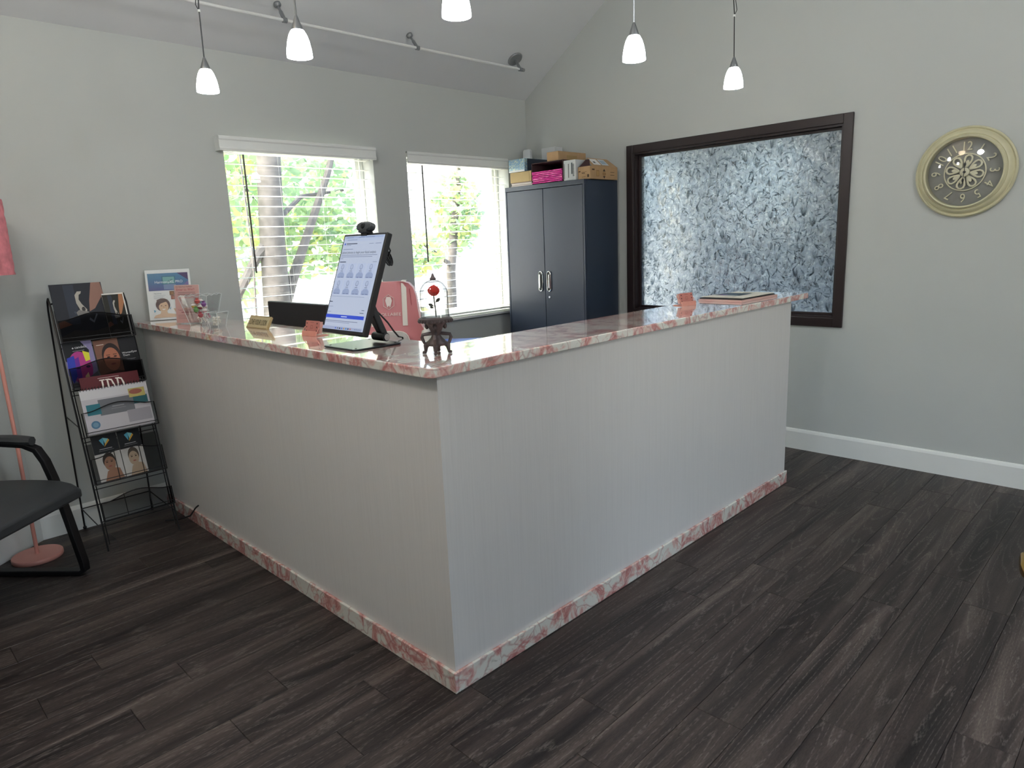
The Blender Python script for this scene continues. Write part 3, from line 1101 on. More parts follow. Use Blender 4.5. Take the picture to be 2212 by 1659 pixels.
# ================================================================== BUSINESS CARD HOLDERS
M_PWOOD = mat('pink_wood', '#b5746a', .5, var=.06, vscale=40)
M_PWOOD2 = mat('pink_wood_light', '#c78a7c', .5, var=.06, vscale=40)
def card_holder(loc, rz, label):
    t = thing('card_holder', label, 'card holder', loc, rz)
    # local: x along the width, -y towards the front
    w_, d_ = .098, .050
    lb = lambda n, m_, bbb, **k: bbb.build(n, m_, t, world=False, **k)
    lb('tray', M_PWOOD2, MB().prism([(-d_ / 2 - .008, 0), (-d_ / 2 - .004, .022), (-d_ / 2, .022), (-d_ / 2 - .002, .004), (d_ / 2, .004), (d_ / 2 + .012, 0)], (-w_ / 2, 0, 0), (0, 1, 0), (0, 0, 1), (w_, 0, 0)), bevel=.001)
    tl = math.radians(14)
    ax = (Vector((1, 0, 0)), Vector((0, math.sin(tl), math.cos(tl))), Vector((0, -math.cos(tl), math.sin(tl))))
    plate = lb('engraved_plate', M_PWOOD, MB().obox((0, -.010, .036), ax, (w_ / 2 - .004, .027, .003)), bevel=.001)
    items = []
    for ii in (-1, 1):
        for jj in (-1, 0, 1):
            items.append(('e', ii * .035, jj * .016, .0032, .0032, '#3b2422'))
    items += [('r', -.013, .019, .026, .0015, '#7a443e'), ('r', -.008, -.006, .016, .0012, '#7a443e'), ('r', -.008, .006, .016, .0012, '#7a443e'), ('r', -.008, -.006, .0012, .012, '#7a443e'), ('r', .007, -.006, .0012, .012, '#7a443e')]
    printed(plate, 'engraving', Vector((0, -.010, .036)) + ax[2] * .003, ax[0], ax[1], items, world=False, step=.0003)
    for s_ in (-1, 1):
        pts = [(s_ * (w_ / 2), -.030, .010), (s_ * (w_ / 2 + .001), -.014, .034), (s_ * (w_ / 2), .010, .046)]
        lb('side_rail', M_PWOOD2, MB().tube(pts, .0018, 6), smooth=True)
    cs = thing('business_cards', 'stack of pale pink cards in the ' + label.split(' pink ')[0] + ' card holder ' + label.split('card holder ')[1], 'cards', loc, rz)
    for k in range(5):
        MB().obox((0, -.004 + k * .0030, .034 + .0005 * (k % 2)), ax, (w_ / 2 - .006, .024, .0011)).build('card', mat('card_stock_%d' % (k % 2), ('#d9b5ab', '#c99a90')[k % 2], .6), cs, world=False)
    return t
card_holder((.205, 1.055, CT1), math.radians(-84), 'small pink wooden card holder beside the tall touch screen')
card_holder((1.862, .275, CT1), math.radians(-14), 'small pink wooden card holder beside the brochures')

# ================================================================== GOLD SIGN BLOCK
gs = thing('desk_sign', 'pale gold block sign reading LOVE YOUR LOOK on the counter', 'sign', (.215, 1.575, CT1), math.radians(-89))
M_GOLD = mat('pale_gold', '#b7a376', .32, .5, var=.05, vscale=30)
prf = [(-.026, 0), (-.014, 0), (.013, .050), (.006, .057)]
MB().prism(prf, (-.105, 0, 0), (0, 1, 0), (0, 0, 1), (.21, 0, 0)).build('sign_block', M_GOLD, gs, world=False, bevel=.0015)
MB().prism([(.004, .036), (.012, .050), (.026, 0), (.022, 0)], (-.095, 0, 0), (0, 1, 0), (0, 0, 1), (.19, 0, 0)).build('back_leg', M_ACRYL, gs, world=False)
vv = Vector((0, .032, .057)).normalized()
MB().obox(Vector((0, -.0105, .0275)) + Vector((0, -.0005, .0003)), (Vector((1, 0, 0)), vv, Vector((1, 0, 0)).cross(vv)), (.099, .026, .0006)).build('sign_face', mat('brushed_champagne', '#c6b88f', .3, .35), gs, world=False)
vs, fs = text_polys('LOVE YOUR LOOK', .034, 'CENTER')
b = MB()
nn = Vector((1, 0, 0)).cross(vv)
o = Vector((0, -.0105, .0275)) + nn * .0022
b.add([o + Vector((q.x * .60, 0, 0)) + vv * (q.y * 1.15 - .0135) for q in vs], fs)
b.build('lettering', mat('dark_gold_ink', '#43361a', .4, .3), gs, world=False)

# ================================================================== SIGN HOLDERS
def sheet_holder(name, label, cat, bl, br, tilt, H, items_fn, slot=True):
    bl, br = Vector(bl), Vector(br)
    u = (br - bl)
    Wd = u.length
    u.normalize()
    v = Vector((0, 0, 1))
    bk = v.cross(u).normalized()          # away from the reader?
    if bk.dot(CAM - bl) > 0:
        bk = -bk
    v = (Vector((0, 0, 1)) + bk * tilt).normalized()
    n = u.cross(v).normalized()
    t = thing(name, label, cat, (bl + br) / 2)
    fo = bl - n * .003
    MB().obox(bl + u * Wd / 2 + v * H / 2 - n * .003, (u, v, n), (Wd / 2 - .003, H / 2 - .003, .0008)).build('printed_sheet', ink('#e9e9ea'), t)
    printed(t, 'printed_design', bl - n * .0018, u, v, items_fn(Wd, H), step=.0004)
    MB().obox(bl + u * Wd / 2 + v * H / 2 + n * .0036, (u, v, n), (Wd / 2, H / 2, .0008)).obox(bl + u * Wd / 2 + v * H / 2 - n * .0056, (u, v, n), (Wd / 2, H / 2, .0008)).build('acrylic_cover', clear('thin_acrylic', (.98, .99, .99), .05, .05, .3), t)
    fb = bl - bk * 0
    MB().box((-.0, 0, 0), (0, 0, 0))
    MB().obox(bl + u * Wd / 2 + bk * .03 + Vector((0, 0, .0012)), (u, bk, Vector((0, 0, 1))), (Wd / 2, .034, .0012)).build('acrylic_foot', M_ACRYL, t)
    return t

def harmony(Wd, H):
    it = []
    r = lambda x, y, ww, hh, c: it.append(('r', x * Wd, y * H, ww * Wd, hh * H, c))
    pg = lambda q, c: it.append(('p', [(a * Wd, d * H) for a, d in q], c))
    for k, c in enumerate(('#4f7fa6', '#4a7aa3', '#4a739f', '#4d6d9c', '#526698', '#575f93')):
        r(.06, .92 - (k + 1) * .0565, .88, .0567, c)
    pg([(.70, .92), (.94, .92), (.94, .77)], '#4b3767')
    pg([(.70, .59), (.94, .76), (.94, .585), (.70, .585)], '#7a6a9e')
    r(.36, .70, .30, .16, '#3d6f86'); r(.385, .715, .25, .13, '#77a9ac'); r(.39, .60, .27, .10, '#7d8fb6')
    pg([(.45, .745), (.58, .80), (.60, .79), (.49, .735)], '#4b7f88')
    it.append(('t', 'HarmonyXL PRO', .20 * Wd, .725 * H, .020, '#e6eef4'))
    it.append(('t', 'Harmony', .16 * Wd, .515 * H, .010, '#6d7480'))
    for k in range(4):
        r(.15, .485 - k * .02, .26 - .03 * k, .006, '#b6bac0')
    for i, (xx, yy) in enumerate(((.50, .485), (.66, .49), (.52, .40), (.68, .405))):
        r(xx, yy, .105, .08, ('#8a6143', '#9c7444', '#9a6152', '#96603f')[i])
        r(xx + .03, yy + .015, .05, .04, ('#a97c55', '#b98f55', '#b27565', '#ae7650')[i])
    for yy in (.345, .285):
        r(.66, yy, .14, .05, '#6e4a44'); r(.68, yy + .012, .1, .022, '#caa294')
    r(.83, .33, .10, .14, '#2a3566'); r(.86, .22, .06, .04, '#23264a')
    for k in range(6):
        r(.83, .56 - k * .018, .09, .005, '#a6abb3')
    # smiling woman
    it.append(('e', .33 * Wd, .30 * H, .155 * Wd, .13 * H, '#6a5150'))
    it.append(('e', .34 * Wd, .265 * H, .105 * Wd, .115 * H, '#d9b79a'))
    pg([(.20, .40), (.30, .43), (.44, .40), (.40, .36), (.28, .33), (.22, .27)], '#5f4846')
    pg([(.28, .19), (.40, .19), (.42, .13), (.66, .10), (.68, .05), (.10, .05), (.14, .10), (.26, .13)], '#dcbca0')
    pg([(.55, .22), (.62, .22), (.70, .11), (.62, .08)], '#d4b08e')
    for dx in (-.045, .045):
        it.append(('e', (.34 + dx) * Wd, .285 * H, .018 * Wd, .007 * H, '#4b3b38'))
    pg([(.30, .22), (.38, .225), (.36, .20), (.32, .198)], '#f1e6e2')
    pg([(.325, .275), (.345, .275), (.35, .245), (.33, .243)], '#c59a7e')
    pg([(.12, .21), (.17, .19), (.13, .15)], '#6fa6c4'); pg([(.46, .22), (.50, .26), (.49, .20)], '#8bb4c9')
    return it
sheet_holder('sign_holder', 'white acrylic sign stand with a blue and purple HarmonyXL poster', 'sign holder',
             (.035, 2.565, CT1 + .001), (.245, 2.46, CT1 + .001), .16, .285, harmony)

def enter(Wd, H):
    it = [('r', .03 * Wd, .02 * H, .94 * Wd, .96 * H, '#d9aaa6')]
    t_ = lambda s, x, y, z, c: it.append(('t', s, x * Wd, y * H, z, c))
    t_('We Value Your Feedback!', .08, .925, .0088, '#3c2326')
    t_('Enter to Win!!', .10, .84, .0172, '#b03a44')
    for k, (x, ww) in enumerate(((.16, .66), (.14, .70), (.30, .4))):
        it.append(('r', x * Wd, (.785 - k * .045) * H, ww * Wd, .016 * H, '#9c7a78'))
    it.append(('r', .27 * Wd, .40 * H, .48 * Wd, .24 * H, '#e6d6d4'))
    t_('*Leave us a Google', .12, .335, .0092, '#8a3a40')
    it.append(('r', .24 * Wd, .28 * H, .5 * Wd, .022 * H, '#a0585c'))
    for k in range(4):
        it.append(('r', .10 * Wd, (.22 - k * .03) * H, (.8 - .07 * k) * Wd, .008 * H, '#a98582'))
    return it
sheet_holder('sign_holder', 'small pink sign reading Enter to Win in a clear acrylic stand', 'sign holder',
             (.060, 2.235, CT1 + .001), (.150, 2.120, CT1 + .001), .10, .205, enter)

# ================================================================== ACRYLIC CUPS AND SWEETS
def acrylic_cup(loc, w0, w1, h, label, scallop, rz):
    t = thing('acrylic_cup', label, 'cup', loc, rz)
    n = 8
    th_ = .0022
    sides = []
    for k in range(4):
        a0, a1 = math.pi / 4 + k * math.pi / 2, math.pi / 4 + (k + 1) * math.pi / 2
        b0 = Vector((math.cos(a0), math.sin(a0), 0)) * w0 * .7071
        b1 = Vector((math.cos(a1), math.sin(a1), 0)) * w0 * .7071
        t0 = Vector((math.cos(a0), math.sin(a0), 0)) * w1 * .7071
        t1 = Vector((math.cos(a1), math.sin(a1), 0)) * w1 * .7071
        mid = ((t0 + t1) / 2).normalized()
        bot, top, ibot, itop = [], [], [], []
        for i in range(n + 1):
            f = i / n
            zz = h - (scallop * (.5 + .5 * math.cos(f * 6 * math.pi)) if scallop else 0)
            bot.append(b0.lerp(b1, f)); top.append(t0.lerp(t1, f) + Vector((0, 0, zz)))
            ibot.append(bot[-1] - mid * th_ + Vector((0, 0, .003))); itop.append(top[-1] - mid * th_)
        mb = MB()
        vs = bot + top + ibot + itop
        m_ = n + 1
        fs = []
        for i in range(n):
            fs += [(i, i + 1, m_ + i + 1, m_ + i), (2 * m_ + i + 1, 2 * m_ + i, 3 * m_ + i, 3 * m_ + i + 1), (m_ + i, m_ + i + 1, 3 * m_ + i + 1, 3 * m_ + i)]
        mb.add(vs, fs)
        mb.build('cup_wall', M_ACRYL, t, world=False)
    eb = MB()
    rim = []
    for k in range(4):
        a0, a1 = math.pi / 4 + k * math.pi / 2, math.pi / 4 + (k + 1) * math.pi / 2
        p0, p1 = Vector((math.cos(a0), math.sin(a0), 0)) * w1 * .7071, Vector((math.cos(a1), math.sin(a1), 0)) * w1 * .7071
        for i in range(12):
            f = i / 12
            rim.append(p0.lerp(p1, f) + Vector((0, 0, h - (scallop * (.5 + .5 * math.cos(f * 6 * math.pi)) if scallop else 0))))
        eb.tube([Vector((math.cos(a0), math.sin(a0), 0)) * w0 * .7071, p0 + Vector((0, 0, h - scallop))], .0013, 5)
    eb.tube(rim, .0014, 5, closed=True)
    eb.build('edge_highlight', translucent('painted_edge_highlight', '#e9eeee', .5, .1), t, world=False)  # bright edge highlights put in as whitish tubes along rim and corners
    MB().obox((0, 0, .003), (Vector((1, 0, 0)), Vector((0, 1, 0)), Vector((0, 0, 1))), (w0 / 2, w0 / 2, .003)).build('cup_bottom', M_ACRYL, t, world=False)
    return t
cupA = Vector((.128, 2.04, CT1 + .0005))
acrylic_cup(cupA, .09, .150, .155, 'tall scalloped clear acrylic cup full of lollipops', .006, math.radians(40))
cupB = Vector((.128, 1.862, CT1 + .0005))
acrylic_cup(cupB, .05, .078, .072, 'small clear acrylic cup of white mints', 0, math.radians(25))
rnd = random.Random(5)
M_STICK = mat('paper_stick', '#ece9e2', .6)
LC = ['#b7505a', '#d8d2c6', '#b04a6a', '#c7c9b6', '#8a2f3e', '#d6a0a6', '#6aa05a', '#b85a60', '#d9c7b8', '#a04050', '#8a5a9a', '#d8b04a', '#c9605a', '#9ab0c4']
heads = []
for k in range(14):
    lay = k % 3
    for tries in range(400):
        a = rnd.uniform(0, 6.28)
        r_ = rnd.uniform(.004, .030 + .004 * (k // 3))
        head = cupA + Vector((r_ * math.cos(a), r_ * math.sin(a), .032 + .018 * (k // 3) + rnd.uniform(0, .02)))
        if all((head - q).length > .0285 for q in heads):
            break
    heads.append(head)
    d = Vector((math.cos(a + 2.6) * .6, math.sin(a + 2.6) * .6, rnd.uniform(-1.0, -.5))).normalized()
    L = min(.07, (head.z - cupA.z - .008) / max(.2, -d.z))
    c = LC[k % len(LC)]
    nm_ = {'#b7505a': 'red', '#d8d2c6': 'cream', '#b04a6a': 'magenta', '#c7c9b6': 'pale green', '#8a2f3e': 'dark red', '#d6a0a6': 'pink', '#6aa05a': 'green', '#b85a60': 'coral', '#d9c7b8': 'beige', '#a04050': 'crimson', '#8a5a9a': 'purple', '#d8b04a': 'yellow', '#c9605a': 'salmon', '#9ab0c4': 'pale blue'}[c]
    t = thing('lollipop', 'wrapped %s lollipop in the tall acrylic cup' % nm_, 'lollipop', head, group='lollipops in the cup')
    MB().ell((0, 0, 0), (.012, .012, .0095), 10, 6).build('candy', mat('candy_' + c[1:], c, .25), t, smooth=True, world=False)
    wr = MB()
    wr.lathe([(.0125, .002), (.0145, .006), (.006, .013), (.010, .020)], (0, 0, 0), 10)
    wr.build('wrapper', mat('wrapper_' + c[1:], '#ded6d2' if k % 2 else c, .3), t, world=False, smooth=True)
    MB().tube([(0, 0, 0), d * L], .0019, 6).build('stick', M_STICK, t, world=False)
b = MB()
for k in range(46):
    a = rnd.uniform(0, 6.28); r_ = rnd.uniform(0, .019); zz = rnd.uniform(.008, .048)
    r_ *= (1 + zz * 8)
    c = cupB + Vector((r_ * math.cos(a), r_ * math.sin(a), zz))
    b.ell(c, (rnd.uniform(.006, .008), rnd.uniform(.006, .008), rnd.uniform(.004, .006)), 8, 5)
mints = b.build('white_mints', mat('mint_white', '#dedcd4', .5), smooth=True)
recentre(mints, cupB + Vector((0, 0, .006)))
tag(mints, 'heap of white mints in the small acrylic cup', 'mints', kind='stuff')

# ================================================================== PAPERS ON THE COUNTER
def sheet(name, label, c4, z, thick, colr, items_fn=None, cat='brochure', curl=0.):
    p = [Vector((x, y, z)) for x, y in c4]
    c = sum(p, Vector()) / 4
    t = thing(name, label, cat, (c.x, c.y, z))
    u = (p[1] - p[0]); v = (p[3] - p[0])
    n = 6
    vs, fs = [], []
    for i in range(n + 1):
        for j in range(2):
            f = i / n
            q = p[0].lerp(p[1], f).lerp(p[3].lerp(p[2], f), j)
            lift = curl * (max(0, f - .6) / .4) ** 2
            vs.append(q + Vector((0, 0, lift)))
    m_ = len(vs)
    vs += [q + Vector((0, 0, thick)) for q in vs]
    for i in range(n):
        a = i * 2
        fs += [(a, a + 1, a + 3, a + 2), (m_ + a, m_ + a + 2, m_ + a + 3, m_ + a + 1), (a, a + 2, m_ + a + 2, m_ + a), (a + 1, m_ + a + 1, m_ + a + 3, a + 3)]
    fs += [(0, m_, m_ + 1, 1), (2 * n, 2 * n + 1, m_ + 2 * n + 1, m_ + 2 * n)]
    MB().add(vs, fs).build('pages', ink(colr), t)
    if items_fn:
        printed(t, 'printed_design', p[0] + Vector((0, 0, thick)), u, v, items_fn(u.length, v.length), step=.0005)
    return t
q = [(2.10, .06), (2.47, .06), (2.47, .31), (2.10, .31)]
sheet('brochure', 'pale pink folded brochure at the bottom of the pile on the counter end', [(2.07, .07), (2.46, .055), (2.475, .29), (2.08, .32)], CT1 + .0005, .010, '#c9a7a0')
sheet('brochure', 'black folder in the middle of the brochure pile on the counter end', [(2.09, .08), (2.46, .07), (2.47, .30), (2.10, .325)], CT1 + .0115, .005, '#2a2a2c')
def bro(Wd, H):
    it = [('r', .28 * Wd, .30 * H, .42 * Wd, .62 * H, '#3c4f5c'), ('r', .28 * Wd, .62 * H, .14 * Wd, .2 * H, '#6a4d86'), ('r', .36 * Wd, .42 * H, .04 * Wd, .35 * H, '#8fa3b0'),
          ('r', .48 * Wd, .40 * H, .15 * Wd, .12 * H, '#20303a'), ('r', .76 * Wd, .4 * H, .06 * Wd, .2 * H, '#4a4a48'), ('r', .08 * Wd, .3 * H, .12 * Wd, .04 * H, '#8a8a84')]
    return it
sheet('brochure', 'cream brochure with a dark blue cover picture, on top of the pile', [(2.12, .085), (2.47, .08), (2.475, .30), (2.13, .33)], CT1 + .0175, .003, '#d6d2c4', bro)

# ================================================================== BROCHURE RACK
def rk(x, z, off=0.):
    """point on the sloped face of the rack; off = towards the room"""
    nrm = Vector((0, -.969, .246))
    return Vector((x, 2.18 + .254 * z, z)) + nrm * off
RL, RRt = -.436, -.090
rack = thing('brochure_rack', 'black wire brochure rack of five tiers between the pink lamp and the desk', 'rack', (-.26, 2.35, 0))
for x in (RL, RRt):
    MB().tube([rk(x, .0), rk(x, .6), rk(x, 1.22), rk(x, 1.25) + Vector((0, .02, .012)), Vector((x, 2.54, 1.245)), Vector((x, 2.555, 1.2)), Vector((x, 2.59, .6)), Vector((x, 2.602, .004))], .0045, 8).build('side_frame', M_BLACKM, rack, smooth=True)
    MB().tube([rk(x + (.012 if x == RL else -.012), .03), rk(x + (.012 if x == RL else -.012), 1.2)], .003, 6).build('inner_upright', M_BLACKM, rack, smooth=True)
    for z in (.10, .62):
        MB().tube([rk(x, z), Vector((x, 2.60 - .05 * z, z + .02))], .003, 6).build('side_brace', M_BLACKM, rack)
    MB().ell(Vector((x, 2.60, .012)), (.010, .010, .010), 8, 6).build('foot_cap', M_BLACK, rack, smooth=True)
MB().tube([rk(RL, 1.235, -.01)] + [rk(RL + (RRt - RL) * t_, 1.235 + .055 * math.sin(math.pi * t_) ** 2, -.01) for t_ in (.15, .3, .45, .6, .75, .9)] + [rk(RRt, 1.235, -.01)], .0045, 8).build('top_rail', M_BLACKM, rack, smooth=True)
MB().tube([Vector((RL, 2.60, .12)), Vector((RRt, 2.60, .12))], .003, 6).build('back_rail', M_BLACKM, rack)
M_MESH = clear('wire_mesh', (.34, .34, .35), .0, .5, .03)
TIERS = [(1.035, .105), (.80, .105), (.565, .115), (.33, .125), (.146, .09)]
for ti, (z, h) in enumerate(TIERS):
    DP = .086 if ti == 2 else .050
    b = MB()
    lo = [rk(RL + .004, z, .002), rk(RRt - .004, z, .002), rk(RRt - .004, z, DP), rk(RL + .004, z, DP)]
    b.tube(lo, .0028, 6, closed=True)
    b.tube([rk(RL + .004, z - .022, .0), rk(RRt - .004, z - .022, .0)], .0025, 6)
    b.tube([rk(RL + .004, z + .018, DP), rk(RRt - .004, z + .018, DP)], .002, 6)
    b.build('tier_shelf', M_BLACKM, rack, smooth=True)
    pts = []
    for k in range(17):
        f = k / 16
        zz = z + h + .028 * math.sin(math.pi * min(1, max(0, (f - .08) / .84))) ** 1.5
        pts.append(rk(RL + .006 + (RRt - RL - .012) * f, zz, DP))
    b = MB()
    b.tube([rk(RL + .006, z, DP)] + pts + [rk(RRt - .006, z, DP)], .003, 6)
    b.build('wave_wire', M_BLACKM, rack, smooth=True)
    b = MB()
    for f in ((.33, .67) if ti in (3, 4) else ()):
        x = RL + (RRt - RL) * f
        b.tube([rk(x, z, DP), rk(x, z + h + .024, DP)], .002, 6)
    if b.v:
        b.build('pocket_wire', M_BLACKM, rack)
    if ti in (0, 1, 4):
        b = MB()
        base = [rk(RL + .006 + (RRt - RL - .012) * k / 16, z, DP) for k in range(17)]
        b.add(base + pts, [(k, k + 1, 17 + k + 1, 17 + k) for k in range(16)])
        b.build('mesh_panel', M_MESH, rack)
    if ti in (3,):
        b = MB()
        b.add([rk(RL + .006, z, .001), rk(RRt - .006, z, .001), rk(RRt - .006, z + .2, .001), rk(RL + .006, z + .2, .001)], [(0, 1, 2, 3)])
        b.build('mesh_panel', M_MESH, rack)

def mag(name, label, x0, x1, z0, z1, off, base, items_fn, cat='brochure', thick=.004, skew=0.):
    bl, br, tl_ = rk(x0, z0, off), rk(x1, z0 + skew, off), rk(x0 - skew * .9, z1, off)
    u = br - bl; v = tl_ - bl
    Wd, H = u.length, v.length
    un, vn = u.normalized(), v.normalized()
    nn = un.cross(vn).normalized()
    t = thing(name, label, cat, (bl + br) / 2)
    MB().obox(bl + u / 2 + v / 2 - nn * thick / 2, (un, vn, nn), (Wd / 2, H / 2, thick / 2)).build('pages', ink(base), t)
    printed(t, 'cover_print', bl, un, vn, items_fn(Wd, H), step=.0006)
    return t
def lamp_mag(cbg, fore):
    def f(Wd, H):
        P = lambda q: [(a * Wd, d * H) for a, d in q]
        it = [('r', 0, 0, Wd, H, cbg), ('r', .25 * Wd, .3 * H, .2 * Wd, .68 * H, '#2f3542')]
        it += [('p', P([(.80, 1), (.98, 1), (1, .80), (.78, .55), (.66, .50), (.70, .70)]), fore),
               ('p', P([(.44, .80), (.50, .86), (.58, .86), (.56, .82), (.52, .80), (.50, .72), (.54, .64), (.62, .54), (.60, .46), (.50, .46), (.48, .56), (.44, .66)]), '#a9a49b'),
               ('e', .555 * Wd, .55 * H, .035 * Wd, .04 * H, '#3a3838'),
               ('p', P([(.40, .50), (.46, .54), (.64, .50), (.66, .46), (.42, .44)]), '#7d7a78'),
               ('p', P([(.62, .36), (.70, .30), (.80, .44), (.78, .46), (.70, .34), (.64, .40)]), '#6f7480'),
               ('p', P([(0, .34), (.14, .38), (.28, .30), (0, .24)]), '#6a4436'),
               ('p', P([(0, .10), (.3, .2), (.7, .16), (1, .22), (1, 0), (0, 0)]), '#3a3634'),
               ('t', 'T', .36 * Wd, .48 * H, .015, '#5c6270')]
        return it
    return f
mag('magazine', 'large dark magazine showing a silver lamp arm, top tier of the rack', -.428, -.195, 1.035, 1.325, .018, '#23262e', lamp_mag('#23262e', '#8d6a5e'), 'magazine')
mag('magazine', 'smaller white-bordered magazine showing the same silver arm, top tier of the rack', -.206, -.104, 1.035, 1.262, .026, '#d8d6d0',
    lambda Wd, H: [('r', 0, 0, Wd, H, '#d8d6d0')] + [(q[0], *([(q[1] * .94 + .0 if False else q[1])] if False else q[1:])) for q in lamp_mag('#26261f', '#a4714f')(Wd * .95, H * .97)], 'magazine')
def face(it, Wd, H, cx, cy, rx, ry, skin, hair, dark='#3a2622', side=1, hr=1.18):
    it.append(('e', cx * Wd, (cy + .05) * H, rx * hr * Wd, ry * 1.12 * H, hair))
    it.append(('e', (cx + .015 * side) * Wd, (cy - .02) * H, rx * Wd, ry * H, skin))
    for s_ in (-.42, .42):
        it.append(('e', (cx + s_ * rx) * Wd, (cy + .12 * ry) * H, rx * .2 * Wd, ry * .07 * H, dark))
        it.append(('r', (cx + s_ * rx - rx * .24) * Wd, (cy + .28 * ry) * H, rx * .48 * Wd, ry * .05 * H, hair))
    it.append(('p', [((cx - .08 * rx) * Wd, (cy + .1 * ry) * H), ((cx + .08 * rx) * Wd, (cy + .1 * ry) * H), ((cx + .16 * rx) * Wd, (cy - .28 * ry) * H), ((cx - .16 * rx) * Wd, (cy - .28 * ry) * H)], dark if False else hair))
    it[-1] = (it[-1][0], it[-1][1], skin)
    it.append(('e', cx * Wd, (cy - .50 * ry) * H, rx * .32 * Wd, ry * .08 * H, '#8a4a44'))
def purple(Wd, H):
    P = lambda q: [(a * Wd, d * H) for a, d in q]
    it = [('r', 0, 0, Wd, H, '#8b83ac'), ('p', P([(0, 1), (.62, 1), (.86, .78), (.80, .6), (.1, .55), (0, .6)]), '#15171c'),
          ('e', .45 * Wd, .42 * H, .40 * Wd, .36 * H, '#b13a86'), ('p', P([(.05, .66), (.30, .70), (.34, .30), (.1, .10), (0, .3)]), '#2f3fae'),
          ('p', P([(.30, .62), (.45, .66), (.42, .2), (.25, .12)]), '#6a2c9a'), ('p', P([(.62, .78), (.84, .72), (.82, .56), (.66, .54)]), '#d8d63a'),
          ('p', P([(.52, .22), (.66, .30), (.68, .12), (.55, .06)]), '#e9c89a'), ('e', .70 * Wd, .42 * H, .075 * Wd, .028 * H, '#3a1c4a'), ('e', .36 * Wd, .42 * H, .075 * Wd, .026 * H, '#2a1450'),
          ('p', P([(0, .1), (.5, .12), (1, .3), (1, 0), (0, 0)]), '#6f6f78'),
          ('e', .33 * Wd, .86 * H, .03 * Wd, .016 * H, '#c8c8cc'), ('t', 'candela', .39 * Wd, .845 * H, .018, '#d4d4d8'), ('r', .30 * Wd, .79 * H, .4 * Wd, .008 * H, '#9a9aa0')]
    return it
mag('brochure', 'brochure with a rainbow-lit face, second tier of the rack', -.428, -.298, .812, 1.036, .020, '#8b83ac', purple, skew=.004)
def brown(Wd, H):
    it = [('r', 0, 0, Wd, H, '#7a5546')]
    face(it, Wd, H, .62, .55, .33, .27, '#a86a52', '#2a1d1c', '#2c1814', -1)
    it.append(('r', .10 * Wd, .88 * H, .3 * Wd, .014 * H, '#d8c8bc'))
    it.append(('p', [(0, 0), (Wd, 0), (Wd, .22 * H), (.75 * Wd, .26 * H), (0, .2 * H)], '#523a34'))
    return it
mag('brochure', 'brown brochure with a close-up face, second tier of the rack', -.292, -.178, .812, 1.03, .023, '#7a5546', brown, skew=.004)
def darkp(Wd, H):
    return [('r', 0, 0, Wd, H, '#15151a'), ('t', 'WomanEyes', .08 * Wd, .62 * H, .014, '#d6d6d8'), ('t', 'Them', .10 * Wd, .56 * H, .014, '#d6d6d8'),
            ('r', .1 * Wd, .48 * H, .7 * Wd, .006 * H, '#7c7c82'), ('r', .35 * Wd, .46 * H, .4 * Wd, .006 * H, '#6c6c72')]
mag('brochure', 'black brochure with small white lettering, second tier of the rack', -.178, -.096, .812, 1.03, .026, '#15151a', darkp, skew=.004)
def jdd(Wd, H):
    it = [('r', 0, 0, Wd, H, '#5a1f26'), ('r', .30 * Wd, .945 * H, .36 * Wd, .008 * H, '#c9b4ae')]
    # serif capitals J D D
    x0, y0, hh = .30 * Wd, .52 * H, .40 * H
    c = '#ddd3cc'
    lw = .018 * Wd
    def bar(x, y, ww, h2): it.append(('r', x, y, ww, h2, c))
    bar(x0 + .05 * Wd, y0 + .08 * H, lw * 1.6, hh - .08 * H); bar(x0 + .02 * Wd, y0 + hh - .02 * H, .09 * Wd, .02 * H); bar(x0, y0 + .05 * H, .06 * Wd, .03 * H)
    for k in range(2):
        xx = x0 + (.14 + k * .17) * Wd
        bar(xx, y0, lw * 1.6, hh); bar(xx - .02 * Wd, y0 + hh - .02 * H, .07 * Wd, .02 * H); bar(xx - .02 * Wd, y0, .07 * Wd, .02 * H)
        it.append(('p', [(xx + lw, y0 + hh), (xx + .09 * Wd, y0 + hh * .97), (xx + .125 * Wd, y0 + hh * .7), (xx + .125 * Wd, y0 + hh * .3), (xx + .09 * Wd, y0 + hh * .03), (xx + lw, y0),
                          (xx + lw, y0 + .018 * H), (xx + .075 * Wd, y0 + hh * .1), (xx + .095 * Wd, y0 + hh * .35), (xx + .095 * Wd, y0 + hh * .65), (xx + .075 * Wd, y0 + hh * .9), (xx + lw, y0 + hh - .018 * H)], c))
    return it
mag('book', 'dark red book lettered JDD behind the calendar, third tier of the rack', -.402, -.132, .585, .852, .0625, '#5a1f26', jdd, 'book', .008)
def calendar(Wd, H):
    it = [('r', 0, 0, Wd, H, '#b9b6bd'), ('r', 0, .78 * H, Wd, .2 * H, '#c9c8cc'), ('r', .23 * Wd, .38 * H, .52 * Wd, .36 * H, '#6e7076'), ('r', .05 * Wd, .42 * H, .20 * Wd, .24 * H, '#2f7380'), ('r', .75 * Wd, .52 * H, .22 * Wd, .18 * H, '#2d5f66'),
          ('r', .70 * Wd, .68 * H, .25 * Wd, .2 * H, '#b6a766'), ('e', .81 * Wd, .80 * H, .10 * Wd, .06 * H, '#9c5f52'), ('r', .42 * Wd, .54 * H, .18 * Wd, .02 * H, '#9a9ca1'), ('r', .40 * Wd, .49 * H, .22 * Wd, .01 * H, '#8c8e93'),
          ('e', .13 * Wd, .2 * H, .065 * Wd, .09 * H, '#4f7693'), ('e', .13 * Wd, .2 * H, .04 * Wd, .055 * H, '#6d90a8'), ('r', .62 * Wd, .12 * H, .36 * Wd, .28 * H, '#9b98a0')]
    return it
